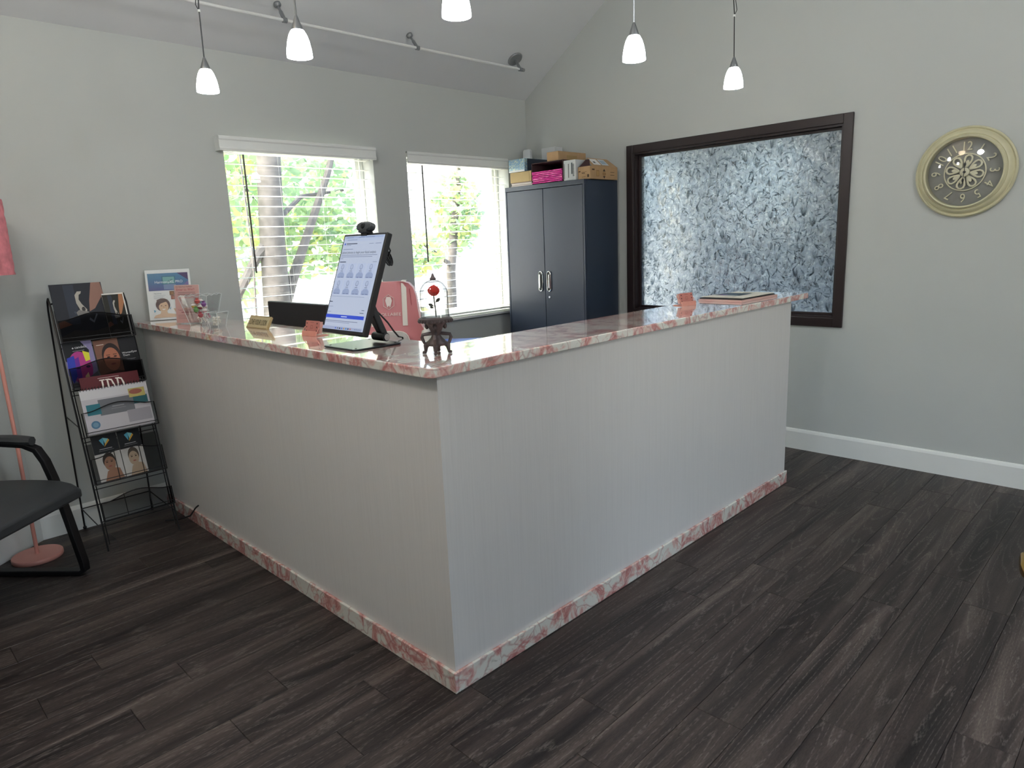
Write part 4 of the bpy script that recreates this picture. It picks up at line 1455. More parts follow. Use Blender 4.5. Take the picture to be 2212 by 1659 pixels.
cl = mag('calendar', 'white spiral-bound calendar with grey and teal panels in the rack', -.418, -.108, .572, .79, .074, '#c9c8cc', calendar, 'calendar', .006)
b = MB()
for k in range(22):
    x = -.412 + k * .0138
    p = rk(x, .792, .074)
    b.tube([p + Vector((0, -.006 * math.cos(a), .008 * math.sin(a))) for a in [i * math.pi / 4 for i in range(8)]], .0013, 5, closed=True)
b.build('spiral_binding', M_BLACK, cl)
def duo(skin, hair, hd):
    def f(Wd, H):
        P = lambda q: [(a * Wd, d * H) for a, d in q]
        it = [('r', 0, 0, Wd, H, '#b4b2b0'), ('r', 0, .60 * H, Wd, .4 * H, '#17181c'),
              ('p', P([(.30, .90), (.46, .94), (.48, .90), (.44, .76)]), '#5aa9c4'), ('p', P([(.46, .94), (.66, .90), (.50, .80)]), '#8fd0d4'), ('p', P([(.66, .90), (.70, .86), (.46, .74), (.50, .80)]), '#d8a23c'),
              ('r', .24 * Wd, .69 * H, .5 * Wd, .014 * H, '#9a9a9e'), ('r', .2 * Wd, .655 * H, .6 * Wd, .008 * H, '#6e6e72'),
              ('p', P([(.2, 0), (.95, 0), (.85, .22), (.6, .26), (.35, .2)]), skin)]
        face(it, Wd, H, .50, .38, .22, .155, skin, hair, '#2a1c18', hd, 1.12)
        return it
    return f
mag('brochure', 'dark-topped brochure with a bare-shouldered woman, fourth tier of the rack', -.402, -.286, .335, .562, .020, '#b4b2b0', duo('#8f6a56', '#2c2320', 1), skew=.003)
mag('brochure', 'dark-topped brochure with a smiling face, fourth tier of the rack', -.282, -.176, .335, .565, .020, '#b4b2b0', duo('#a08c78', '#4a413a', -1), skew=.003)

# cord at the foot of the rack
co = MB().tube([(-.10, 2.36, .006), (-.05, 2.30, .010), (-.018, 2.20, .05), (-.012, 2.12, .115), (-.010, 2.085, .135)], .0045, 8).build('power_cord', M_BLACK, smooth=True)
tag(co, 'short black cord poking up over the marble trim at the foot of the desk', 'cord')

# ================================================================== FLOOR LAMP
LX, LY = -.697, 2.385
lp = thing('floor_lamp', 'slim pink floor lamp with a fluffy cylinder shade in the corner', 'lamp', (LX, LY, 0))
MB().lathe([(0, 0), (.108, 0), (.110, .004), (.110, .018), (.107, .022), (.02, .024), (0, .024)], (LX, LY, 0), 40).build('base', M_ROSEW, lp, smooth=True)
MB().tube([(LX, LY, .022), (LX + .004, LY, .6), (LX, LY, 1.62)], .009, 12).build('pole', M_ROSEW, lp, smooth=True)
M_FLUFF = mat('pink_fluff', '#cf7d86', .9, bump=1.0, bscale=60, var=.25, vscale=22)
b = MB()
n, kz = 64, 20
rnd = random.Random(9)
vs, fs = [], []
for i in range(kz + 1):
    for j in range(n):
        a = 2 * math.pi * j / n
        r_ = .122 + rnd.uniform(-.003, .003)
        vs.append((LX + r_ * math.cos(a), LY + r_ * math.sin(a), 1.392 + .34 * i / kz))
for i in range(kz):
    for j in range(n):
        fs.append((i * n + j, i * n + (j + 1) % n, (i + 1) * n + (j + 1) % n, (i + 1) * n + j))
b.add(vs, fs)
b.build('shade', M_FLUFF, lp, smooth=True)
b = MB()
for k in range(3):
    a = k * 2.094
    b.tube([(LX, LY, 1.70), (LX + .119 * math.cos(a), LY + .119 * math.sin(a), 1.725)], .002, 6)
b.build('shade_spider', M_ROSEW, lp)

# ================================================================== GUEST CHAIR
ang = math.atan2(-.757, .653)
gc = thing('guest_chair', 'black vinyl guest armchair with a sled base beside the lamp', 'chair', (-.973, 1.986, 0), ang)
def cushion(cx_, cy_, cz_, hx, hy, hz, name, bev=.03):
    return MB().box((cx_ - hx, cy_ - hy, cz_ - hz), (cx_ + hx, cy_ + hy, cz_ + hz)).build(name, M_FABRIC, gc, world=False, bevel=bev, seg=4, smooth=True)
b = MB()
n = 10
vs, fs = [], []
for i in range(n + 1):
    f = i / n
    x = -.22 + .57 * f
    zt_ = .475 + .012 * math.sin(f * math.pi) - (.022 * ((f - .75) / .25) ** 2 if f > .75 else 0)
    zb_ = .392 + (0 if f < .6 else .012 * ((f - .6) / .4))
    hw = .272 - (.03 * ((f - .7) / .3) ** 3 if f > .7 else 0)
    vs += [(x, -hw, zb_), (x, hw, zb_), (x, hw, zt_ - .012), (x, hw - .03, zt_), (x, -hw + .03, zt_), (x, -hw, zt_ - .012)]
for i in range(n):
    for j in range(6):
        fs.append((i * 6 + j, i * 6 + (j + 1) % 6, (i + 1) * 6 + (j + 1) % 6, (i + 1) * 6 + j))
fs += [tuple(range(5, -1, -1)), tuple(n * 6 + j for j in range(6))]
b.add(vs, fs)
b.build('seat', M_FABRIC, gc, world=False, smooth=True, bevel=.012, seg=3)
b = MB()
vs, fs = [], []
for i in range(9):
    f = i / 8
    z = .56 + .36 * f
    x = -.195 - .035 * f
    hw = .25 - .03 * abs(f - .5) * 2
    vs += [(x - .03, -hw, z), (x - .03, hw, z), (x + .03, hw, z), (x + .03 + .01 * math.sin(f * 3.14), -hw, z)]
for i in range(8):
    for j in range(4):
        fs.append((i * 4 + j, i * 4 + (j + 1) % 4, (i + 1) * 4 + (j + 1) % 4, (i + 1) * 4 + j))
fs += [(3, 2, 1, 0), (32, 33, 34, 35)]
b.add(vs, fs)
b.build('backrest', M_FABRIC, gc, world=False, bevel=.015, seg=3, smooth=True)
for s_ in (-1, 1):
    yy = .285 * s_
    path = [(-.27, yy, .60), (-.20, yy, .640), (-.05, yy, .650), (.08, yy, .640), (.135, yy, .615), (.165, yy, .56), (.19, yy, .47), (.225, yy, .28), (.262, yy, .06), (.262, yy, .028), (.24, yy, .016), (-.20, yy, .016), (-.24, yy, .03), (-.25, yy, .08), (-.245, yy, .40)]
    b = MB()
    vs, fs = [], []
    k = len(path)
    for i, p in enumerate(path):
        a = Vector(path[max(i - 1, 0)]); c = Vector(path[min(i + 1, k - 1)])
        tn = (c - a).normalized()
        nr = Vector((0, 1, 0)).cross(tn).normalized() * .0125
        sd_ = Vector((0, .021, 0))
        p = Vector(p)
        vs += [p + nr + sd_, p + nr - sd_, p - nr - sd_, p - nr + sd_]
    for i in range(k - 1):
        for j in range(4):
            fs.append((i * 4 + j, i * 4 + (j + 1) % 4, (i + 1) * 4 + (j + 1) % 4, (i + 1) * 4 + j))
    fs += [(3, 2, 1, 0), tuple((k - 1) * 4 + j for j in range(4))]
    b.add(vs, fs)
    b.build('sled_leg', M_BLACKM, gc, world=False, bevel=.004)
    b = MB()
    vs, fs = [], []
    for i in range(9):
        f = i / 8
        x = -.22 + .34 * f
        hw = .034 * (1 - .35 * (2 * f - 1) ** 6)
        zz = .666 - .010 * (max(0, f - .7) / .3)
        for j in range(8):
            a = j * math.pi / 4
            vs.append((x, yy + hw * math.cos(a), zz + .021 * math.sin(a)))
    for i in range(8):
        for j in range(8):
            fs.append((i * 8 + j, i * 8 + (j + 1) % 8, (i + 1) * 8 + (j + 1) % 8, (i + 1) * 8 + j))
    fs += [tuple(range(7, -1, -1)), tuple(64 + j for j in range(8))]
    b.add(vs, fs)
    b.build('armrest', M_FABRIC, gc, world=False, smooth=True)
for x in (-.15, .16):
    MB().tube([(x, -.285, .40), (x, .285, .40)], .012, 8).build('cross_bar', M_BLACKM, gc, world=False, smooth=True)

# ================================================================== GAMING CHAIR
# local: x = screen-right along (1,-1), y = away from the viewer
ga = math.radians(-45)
gm = thing('gaming_chair', 'pink and white gaming chair behind the reception counter', 'chair', (1.078, 1.772, 0), ga)
def G(bld, name, m_, **k): return bld.build(name, m_, gm, world=False, **k)
prof = [(0.62, .20), (.74, .235), (.86, .245), (.93, .225), (1.0, .190), (1.08, .178), (1.16, .165), (1.205, .150), (1.232, .125), (1.243, .09)]
b = MB()
vs, fs = [], []
nx = 12
for z, hw in prof:
    lean = (z - .62) * .16
    for i in range(nx + 1):
        s_ = i / nx * 2 - 1
        x = hw * s_
        bol = -.055 * max(0, (abs(s_) - .55) / .45) ** 1.3 * (1 if z < 1.12 else .4)
        vs.append((x, lean + bol, z))
m_ = len(vs)
for z, hw in prof:
    lean = (z - .62) * .16
    for i in range(nx + 1):
        s_ = i / nx * 2 - 1
        vs.append((hw * s_ * .97, lean + .075, z))
kz = len(prof)
for i in range(kz - 1):
    for j in range(nx):
        a = i * (nx + 1) + j
        fs.append((a, a + 1, a + nx + 2, a + nx + 1))
        fs.append((m_ + a + 1, m_ + a, m_ + a + nx + 1, m_ + a + nx + 2))
    a = i * (nx + 1)
    fs.append((m_ + a, a, a + nx + 1, m_ + a + nx + 1))
    a += nx
    fs.append((a, m_ + a, m_ + a + nx + 1, a + nx + 1))
for j in range(nx):
    a = (kz - 1) * (nx + 1) + j
    fs.append((a, a + 1, m_ + a + 1, m_ + a))
    fs.append((j + 1, j, m_ + j, m_ + j + 1))
b.add(vs, fs)
G(b, 'backrest', M_PINK, smooth=True)
for s_ in (-1, 1):
    b = MB()
    vs = []
    zz = [.985, 1.06, 1.14, 1.20, 1.233]
    for z in zz:
        yl = (z - .62) * .16 - .006
        vs += [(s_ * .078, yl, z), (s_ * .108, yl - .001, z)]
    yl = (1.243 - .62) * .16
    vs += [(s_ * .078, yl + .01, 1.249), (s_ * .106, yl + .01, 1.247), (s_ * .078, yl + .07, 1.249), (s_ * .106, yl + .07, 1.247)]
    fs = [(2 * i, 2 * i + 1, 2 * i + 3, 2 * i + 2) if s_ > 0 else (2 * i + 1, 2 * i, 2 * i + 2, 2 * i + 3) for i in range(6)]
    b.add(vs, fs)
    G(b, 'white_stripe', M_CREAM)
    # cream waist wing
    b = MB()
    hx = s_ * .215
    b.ell((hx, -.005 + .03, .88), (.035, .05, .10), 12, 8)
    G(b, 'waist_panel', M_CREAM, smooth=True)
    MB()
    b = MB()
    b.tube([(s_ * q, (z - .62) * .16 - .006 - .012, z) for q, z in ((.128, 1.20), (.135, 1.12), (.15, 1.03), (.185, .93), (.205, .87))], .002, 6)
    G(b, 'piping', mat('pink_piping', '#a84a52', .5), smooth=True)
# lumbar cushion with white piping
b = MB()
pts = []
for k in range(24):
    a = k * 2 * math.pi / 24
    pts.append((.12 * math.copysign(abs(math.cos(a)) ** .5, math.cos(a)), .105 * math.copysign(abs(math.sin(a)) ** .5, math.sin(a))))
b.prism(pts, (0, -.012 + .03, .855), (1, 0, 0), (0, .16, .99), (0, -.06, 0))
G(b, 'lumbar_cushion', mat('stone_leatherette', '#b4b0ab', .5), bevel=.015, seg=3)
b = MB().tube([(p * 1.0, .018 + .16 * q - .03, .855 + .99 * q) for p, q in pts], .004, 6, closed=True)
G(b, 'cushion_piping', M_CREAM, smooth=True)
# emblem and lettering
def gq(x, z): return Vector((x, (z - .62) * .16 - .0075, z))
b = MB()
hexo = [(.036 * math.sin(k * math.pi / 3), 1.125 + .044 * math.cos(k * math.pi / 3)) for k in range(6)]
b.tube([gq(*q) for q in hexo], .0016, 5, closed=True)
sh = [(-.020, 1.135), (-.012, 1.156), (.012, 1.156), (.020, 1.135), (.010, 1.097), (.004, 1.094), (.003, 1.103), (-.003, 1.103), (-.004, 1.094), (-.010, 1.097)]
b.poly([gq(*q) for q in sh])
G(b, 'emblem', mat('white_thread', '#e8dcd8', .6))
vs, fs = text_polys('DOLLABEE', .026, 'CENTER')
b = MB().add([gq(q.x * 1.15, 1.045 + q.y) for q in vs], fs)
G(b, 'lettering', MATS['white_thread'])
b = MB().box((-.25, -.50, .44), (.25, .02, .53))
G(b, 'seat', M_PINK, bevel=.03, seg=3)
for s_ in (-1, 1):
    b = MB().box((s_ * .30 - .045, -.36, .66), (s_ * .30 + .045, -.08, .69))
    G(b, 'armrest', M_BLACK, bevel=.01)
    G(MB().box((s_ * .30 - .02, -.25, .46), (s_ * .30 + .02, -.18, .66)), 'armrest_post', M_BLACK)
G(MB().tube([(0, -.24, .10), (0, -.24, .44)], .028, 12), 'gas_column', M_BLACK, smooth=True)
for k in range(5):
    a = k * 2 * math.pi / 5
    G(MB().tube([(0, -.24, .11), (.30 * math.cos(a), -.24 + .30 * math.sin(a), .075)], [.03, .018], 8), 'base_arm', M_PINK, smooth=True)
    G(MB().tube([(.30 * math.cos(a) - .02 * math.sin(a), -.24 + .30 * math.sin(a) + .02 * math.cos(a), .03), (.30 * math.cos(a) + .02 * math.sin(a), -.24 + .30 * math.sin(a) - .02 * math.cos(a), .03)], .03, 12), 'caster', M_BLACK, smooth=True)

# ================================================================== STEEL CABINET
KX, KY0, KY1, KZ = 2.80, 1.665, 2.48, 1.872
kb = thing('storage_cabinet', 'tall charcoal steel storage cabinet with two doors in the corner', 'cabinet', (KX + .2, (KY0 + KY1) / 2, 0))
b = MB()
b.box((KX + .018, KY0, .06), (3.205, KY0 + .02, KZ)).box((KX + .018, KY1 - .02, .06), (3.205, KY1, KZ))
b.box((KX + .018, KY0 + .02, KZ - .02), (3.205, KY1 - .02, KZ)).box((KX + .018, KY0 + .02, .06), (3.205, KY1 - .02, .08)).box((3.19, KY0 + .02, .08), (3.205, KY1 - .02, KZ - .02))
b.box((KX, KY0, KZ - .034), (KX + .018, KY1, KZ)).box((KX, KY0, .0), (KX + .018, KY0 + .016, KZ - .034)).box((KX, KY1 - .016, 0), (KX + .018, KY1, KZ - .034)).box((KX, KY0 + .016, .0), (KX + .018, KY1 - .016, .07)).box((KX + .018, KY0, 0), (3.205, KY1, .06))
b.build('carcass', M_CAB, kb, bevel=.002)
ym = (KY0 + KY1) / 2
for s_, (ya, yb) in ((1, (ym + .0015, KY1 - .018)), (-1, (KY0 + .018, ym - .0015))):
    dr = box('door', M_CAB, (KX + .001, ya, .073), (KX + .02, yb, KZ - .037), kb, bevel=.003)
    hy = ym + s_ * .044
    hz = 1.13
    pts = []
    for k in range(24):
        a = k * 2 * math.pi / 24
        pts.append((.018 * math.cos(a), .058 * math.copysign(1, math.sin(a)) * (1 if abs(math.sin(a)) > .01 else 0) + .018 * math.sin(a)))
    MB().prism(pts, (KX + .002, hy, hz), (0, 1, 0), (0, 0, 1), (-.004, 0, 0)).build('handle_recess', M_BLACK, dr)
    MB().tube([Vector((KX - .004, hy + p, hz + q)) for p, q in pts], .0045, 8, closed=True).build('handle', M_CHROME, dr, smooth=True)
    MB().obox((KX - .008, hy + s_ * .006, hz), (Vector((1, 0, 0)), Vector((0, 1, 0)), Vector((0, 0, 1))), (.006, .006, .055)).build('handle_grip', M_CHROME, dr, bevel=.004)
MB().lathe([(0, .006), (.008, .006), (.010, .003), (.010, -.002)], (KX + .001, ym - .044, 1.008), 16, (-1, 0, 0)).build('lock', M_CHROME, kb, smooth=True)

# ---- boxes on the cabinet
Z0 = KZ + .0005
pp = thing('paper_pile', 'thin pile of papers under the tan box on the cabinet', 'papers', (2.95, 2.31, Z0))
for k in range(4):
    box('sheet', ink(('#cfc6c2', '#bdb2ae', '#d6d0cb', '#a89a98')[k]), (2.815 + .006 * (k % 2), 2.19 + .004 * k, Z0 + k * .0075), (3.08, 2.425 - .005 * (k % 3), Z0 + k * .0075 + .007), pp)
Zp = Z0 + .031
def carton(name, label, lo, hi, m_, cat='box', extra=None, bevel=.003):
    c = ((lo[0] + hi[0]) / 2, (lo[1] + hi[1]) / 2, lo[2])
    t = thing(name, label, cat, c)
    box('carton', m_, lo, hi, t, bevel=bevel)
    if extra:
        extra(t, lo, hi)
    return t
def flap(t, lo, hi):
    box('lid_seam', mat('kraft_edge', '#7a6040', .8), (lo[0] - .0006, lo[1] + .02, lo[2]), (lo[0] + .001, lo[1] + .0225, hi[2]), t)
M_TAN = mat('tan_card', '#b8a276', .8, var=.05, vscale=14)
carton('cardboard_box', 'flat tan box under the blue foil box on the cabinet', (2.822, 2.205, Zp + .0005), (3.09, 2.435, 1.983), M_TAN, extra=flap)
mf, t_, p_ = new_mat('blue_holographic_foil')
tc = t_.nodes.new('ShaderNodeTexCoord')
nz = N(t_, 'ShaderNodeTexNoise', Scale=95.0, Detail=4.0)
t_.links.new(tc.outputs['Object'], nz.inputs['Vector'])
rp = ramp(t_, [(.3, '#5f88a8'), (.5, '#8fb0cc'), (.62, '#c6cfae'), (.75, '#dfe6ea')])
t_.links.new(nz.outputs['Fac'], rp.inputs['Fac'])
t_.links.new(rp.outputs[0], p_.inputs['Base Color'])
p_.inputs['Roughness'].default_value = .25
p_.inputs['Metallic'].default_value = .4
def foil(t, lo, hi):
    box('open_end', mat('dark_foil', '#27313f', .4), (lo[0] + .03, lo[1] - .0015, lo[2] + .01), (hi[0] - .01, lo[1], hi[2] - .002), t)
    box('torn_flap', mat('white_card', '#dcdfe0', .6), (lo[0] - .002, lo[1] + .003, lo[2]), (lo[0], hi[1] - .003, lo[2] + .014), t)
carton('foil_box', 'sparkly blue foil box on top of the tan box', (2.822, 2.272, 1.9845), (3.11, 2.448, 2.083), mf, extra=foil)
wb_ = thing('wall_plug', 'white rounded plastic device standing behind the foil box', 'device', (3.12, 2.53, Z0))
pts = [(-.045, 0), (.045, 0), (.045, .10), (.040, .31), (.030, .322), (-.030, .322), (-.040, .31), (-.045, .10)]
MB().prism(pts, (3.12, 2.53, Z0), (0, 1, 0), (0, 0, 1), (.03, 0, 0)).build('device_body', mat('white_plastic', '#c9ccce', .4), wb_, bevel=.006, seg=3)
wb_.location = (3.12, 2.53 - .0, Z0)
# open carton with pink packets
ob_ = thing('open_carton', 'open brown carton stuffed with hot pink packets on the cabinet', 'box', (2.95, 2.03, Z0))
M_DKC = mat('dark_carton_inside', '#3a2426', .8)
b = MB()
lo, hi = (2.815, 1.876, Z0), (3.10, 2.192, 2.03)
b.box((lo[0], lo[1], lo[2]), (hi[0], lo[1] + .004, hi[2])).box((lo[0], hi[1] - .004, lo[2]), (hi[0], hi[1], hi[2])).box((hi[0] - .004, lo[1] + .004, lo[2]), (hi[0], hi[1] - .004, hi[2]))
b.box((lo[0], lo[1] + .004, lo[2]), (hi[0] - .004, hi[1] - .004, lo[2] + .004)).box((lo[0], lo[1] + .004, hi[2] - .004), (hi[0] - .004, hi[1] - .004, hi[2]))
b.build('carton', M_DKC, ob_)
M_HOT = mat('hot_pink_film', '#d83a9c', .3, bump=.6, bscale=60)
rnd = random.Random(21)
for k in range(7):
    z = Z0 + .006 + k * .0128
    n = 14
    vs, fs = [], []
    for i in range(n + 1):
        f = i / n
        yy = 2.186 - .302 * f
        for j, (dx, dz) in enumerate(((0, 0), (0, .009), (.24, .009), (.24, 0))):
            vs.append((2.812 + dx + rnd.uniform(-.003, .004) * (dx == 0) + .004 * math.sin(k * 2 + f * 5), yy, z + dz * (1 + .0 * f) + rnd.uniform(-.0006, .0006) + .004 * math.sin(f * 2.2) * .3))
    for i in range(n):
        for j in range(4):
            fs.append((i * 4 + j, i * 4 + (j + 1) % 4, (i + 1) * 4 + (j + 1) % 4, (i + 1) * 4 + j))
    fs += [(3, 2, 1, 0), tuple(n * 4 + j for j in range(4))]
    pk = MB().add(vs, fs).build('pink_packet', M_HOT, smooth=False)
    recentre(pk, (2.93, 2.03, z))
    tag(pk, 'hot pink packet, %s of the stack in the open carton' % ('lowest', 'second from the bottom', 'third from the bottom', 'middle one', 'third from the top', 'second from the top', 'topmost')[k], 'packet', 'pink packets in the open carton')
def bars(t, lo, hi):
    it = [('r', .045, .02, .006, .1, '#20242a'), ('r', .075, .045, .012, .08, '#3f464d')]
    for k in range(9):
        it.append(('r', .088, .03 + k * .010, .016, .005, '#2a2f36'))
    it.append(('r', .008, .012, .004, .11, '#1a1c20'))
    printed(t, 'printed_label', (lo[0] - .0002, hi[1], lo[2]), (0, -1, 0), (0, 0, 1), it)
carton('white_carton', 'white carton with a barcode beside the pink packets', (2.818, 1.758, Z0), (3.0, 1.872, 2.018), mat('white_card_box', '#b9bec1', .6), extra=bars)
# kraft house-shaped carton
kh = thing('kraft_carton', 'open kraft carton with printed arrows at the cabinet corner', 'box', (3.0, 1.70, Z0))
lo, hi = (2.84, 1.668 - .03, Z0), (3.17, 1.752, 1.962)
b = MB()
b.box(lo, (lo[0] + .004, hi[1], hi[2])).box((hi[0] - .004, lo[1], lo[2]), (hi[0], hi[1], hi[2])).box((lo[0] + .004, lo[1], lo[2]), (hi[0] - .004, lo[1] + .004, hi[2])).box((lo[0] + .004, hi[1] - .004, lo[2]), (hi[0] - .004, hi[1], hi[2])).box((lo[0] + .004, lo[1] + .004, lo[2]), (hi[0] - .004, hi[1] - .004, lo[2] + .004))
b.build('carton', M_KRAFT, kh)
b = MB()
b.add([(lo[0] + .02, lo[1], hi[2]), (hi[0], lo[1], hi[2]), (hi[0] - .03, lo[1] + .075, hi[2] + .065), (lo[0] + .05, lo[1] + .075, hi[2] + .065)], [(0, 1, 2, 3)])
b.build('raised_flap', M_KRAFT, kh)
b = MB()
b.add([(lo[0] + .004, hi[1] - .004, hi[2] - .002), (lo[0] + .004, lo[1] + .004, hi[2] - .002), (lo[0] + .03, lo[1] + .03, hi[2] + .05), (lo[0] + .03, hi[1] - .05, hi[2] + .05)], [(0, 1, 2, 3)])
b.build('inner_flap', M_DKC, kh)
printed(kh, 'printed_marks', (lo[0] - .0002, hi[1], lo[2]), (0, -1, 0), (0, 0, 1), [('r', .006, .052, .018, .008, '#4a3826'), ('r', .03, .05, .05, .003, '#6b5334'), ('r', .035, .04, .03, .006, '#5a4630'), ('r', .086, .012, .016, .02, '#4a3a28'), ('r', .035, .015, .035, .003, '#6b5334')])
printed(kh, 'printed_marks', (lo[0], lo[1] - .0002, lo[2]), (1, 0, 0), (0, 0, 1), [('p', [(.15, .055), (.18, .055), (.165, .075)], '#2a2018'), ('p', [(.15, .022), (.18, .022), (.165, .004)], '#2a2018'), ('e', .165, .038, .022, .013, '#8f6f48'), ('r', .07, .018, .035, .044, '#8f6f48'), ('r', .075, .022, .025, .034, '#a88656'), ('r', .02, .06, .03, .01, '#4a3826'), ('r', .24, .03, .05, .004, '#5a4630'), ('r', .24, .05, .05, .004, '#5a4630')])
printed(kh, 'shipping_label', (lo[0] + .06, lo[1] + .012, hi[2] + .0115), (1, 0, 0), (0, .075, .065), [('r', 0, 0, .085, .07, '#d5d6d4'), ('r', .02, .02, .025, .02, '#4a4a4a'), ('r', .1, 0, .08, .07, '#b9c2ca'), ('r', .11, .012, .06, .045, '#8fa0b0')])
def tape(t, lo, hi):
    box('tape', mat('clear_tape', '#a58a60', .25), (lo[0] + .1, lo[1] - .0005, lo[2]), (lo[0] + .22, lo[1] + .001, lo[2] + .04), t)
lt = carton('cardboard_box', 'long kraft box lying on top of the open carton', (2.83, 1.93, 2.0315), (3.16, 2.045, 2.098), M_KRAFT, extra=tape)
carton('white_carton', 'plain white carton standing behind the long kraft box', (3.105, 2.2, Z0), (3.20, 2.345, 2.178), mat('white_card_plain', '#c4c7c9', .6))

# ================================================================== CLOCK
KCY, KCZ = -.617, 1.716
ck = thing('wall_clock', 'large round cream wall clock with raised numerals and a flower centre', 'clock', (XR, KCY, KCZ))
AXC = (-1, 0, 0)
C0 = Vector((XR, KCY, KCZ))
MB().lathe([(.236, 0), (.238, .012), (.235, .020), (.230, .024), (.226, .022), (.223, .017), (.219, .018), (.212, .030), (.204, .038), (.199, .040), (.196, .037), (.193, .040), (.190, .050), (.185, .056), (.180, .054), (.177, .046), (.176, .030), (.176, .006)], C0, 72, AXC).build('rim', M_CLOCK, ck, smooth=True)
MB().lathe([(0, .006), (.178, .006)], C0, 64, AXC).build('dial', mat('grey_dial', '#8d8d88', .6, var=.06, vscale=25), ck)
def cl_p(r, a, h=.016):   # a clockwise from 12 as seen from the room
    return C0 + Vector((-h, -math.sin(a) * r, math.cos(a) * r))
MB().tube([cl_p(.096, k * math.pi / 32) for k in range(64)], .0032, 6, closed=True).build('dial_ring', M_NUM, ck, smooth=True)
for k in range(8):
    a0 = k * math.pi / 4 + .2
    pts = []
    for i in range(14):
        f = i / 13 * 2 * math.pi
        rr = .058 - .030 * math.cos(f)
        aa = a0 + .30 * math.sin(f) * (rr / .088) ** .3
        pts.append(cl_p(rr, aa, .018))
    pt = MB().tube(pts, .0052, 6, closed=True).build('petal', M_NUM, ck, smooth=True)
    c_ = cl_p(.047, a0, .018)
    rad = (c_ - C0); rad.x = 0; rad.normalize()
    tg = Vector((1, 0, 0)).cross(rad)
    b = MB()
    b.prism([(.016 * math.cos(q * math.pi / 8), .009 * math.sin(q * math.pi / 8)) for q in range(16)], c_, rad, tg, (-.004, 0, 0))
    b.build('petal_heart', M_NUM, pt, bevel=.002)
MB().lathe([(0, .026), (.012, .026), (.022, .022), (.024, .014), (.024, .006)], C0, 28, AXC).build('hub', M_NUM, ck, smooth=True)
vdir, udir = Vector((0, 0, 1)), Vector((0, -1, 0))
for h_ in range(1, 13):
    a = h_ * math.pi / 6
    vs, fs = text_polys(str(h_), .066, 'CENTER', .0028)
    rd_ = Vector((0, -math.sin(a), math.cos(a)))
    tg = Vector((0, -math.cos(a), -math.sin(a)))
    c_ = C0 + rd_ * .136
    upv = rd_
    b = MB().add([c_ + tg * q.x * .82 + upv * (q.y - .023) + Vector((-.014 - q.z, 0, 0)) for q in vs], fs)
    b.build('numeral', M_NUM, ck)
M_HAND = mat('black_hand', '#1d1b1d', .4)
for nm, a, L, tl_ in (('minute_hand', math.radians(184), .060, .05), ('hour_hand', math.radians(2), .055, .02)):
    b = MB().tube([cl_p(-tl_ * .3, a, .032), cl_p(L, a, .032)], .0016, 6)
    b.ell(cl_p(L * .72, a, .032), (.002, .0055, .010), 8, 6)
    b.build(nm, M_HAND, ck)
MB().lathe([(0, .036), (.005, .036), (.007, .030), (.007, .026)], C0, 14, AXC).build('hand_pin', M_HAND, ck, smooth=True)
prof = []
for k in range(13):
    f = k / 12
    prof.append((.179 * (1 - f), .047 + .014 * (1 - (1 - f) ** 2)))
MB().lathe(prof, C0, 64, AXC).build('domed_glass', clear('clock_glass', (.98, .985, .985), .10, .01, .5), ck, smooth=True)

# ================================================================== PENDANT LAMPS
mp_, t_, p_ = new_mat('glowing_glass')
p_.inputs['Base Color'].default_value = (.9, .9, .88, 1)
p_.inputs['Emission Color'].default_value = (.97, .985, 1, 1)
p_.inputs['Emission Strength'].default_value = PENDANT
M_SHADE = mp_
PZ = 2.15
PEND = [(.125, 1.634), (.166, .892), (.322, .184), (1.257, .161), (2.125, .172)]
PLAB = ['glowing white pendant lamp on a kinked black cord, over the counter near the back wall',
        'glowing white glass pendant lamp on a straight stem, over the middle of the side counter',
        'glowing white glass pendant lamp over the counter corner by the rose dome',
        'glowing white glass pendant lamp on a straight stem, over the middle of the long counter',
        'glowing white pendant lamp on a looped black cord, over the brochure end of the counter']
for k, (x, y) in enumerate(PEND):
    t = thing('pendant_lamp', PLAB[k], 'lamp', (x, y, PZ), group='pendant lamps over the counter')
    prof = [(.0465, 0), (.0462, .012), (.044, .032), (.0395, .055), (.033, .075), (.026, .088), (.022, .093), (.0215, .092), (.031, .074), (.038, .054), (.0425, .031), (.0447, .010), (.0455, 0)]
    MB().lathe(prof, (x, y, PZ), 32, close=True).build('glass_shade', M_SHADE, t, smooth=True)
    MB().lathe([(.0215, .092), (.021, .098), (.014, .118), (.007, .137), (.0045, .143), (0, .143)], (x, y, PZ), 20).build('cap', M_STEEL, t, smooth=True)
    zc = ceil_z(y)
    if k in (0, 4):
        off = Vector((.012, -.012, 0)) * (1 if k else -1)
        base = Vector((x, y, PZ + .14))
        path = [base, base + Vector((0, 0, .20)) - off * .2, base + Vector((0, 0, .32)) - off * .8, base + Vector((0, 0, .5)) - off * 1.2, Vector((x, y, zc - .02))]
        MB().tube(path, .0026, 6).build('cord', M_BLACKM, t, smooth=True)
        MB().tube([base + Vector((0, 0, .19)) - off * .2, base + Vector((0, 0, .215)) + off * .5, base + Vector((0, 0, .30)) - off * .3, base + Vector((0, 0, .42)) - off * 1.0], .0018, 6).build('slack_loop', M_BLACKM, t, smooth=True)
        MB().lathe([(.006, -.005), (.006, .005)], base + Vector((0, 0, .19)) - off * .2, 8).build('cable_tie', M_WHITE, t)
    else:
        MB().tube([(x, y, PZ + .14), (x, y, zc - .02)], .0035, 8).build('stem', M_STEEL, t, smooth=True)
    MB().lathe([(0, -.03), (.05, -.03), (.06, -.02), (.06, .05)], (x, y, zc), 24).build('canopy', M_STEEL, t, smooth=True)

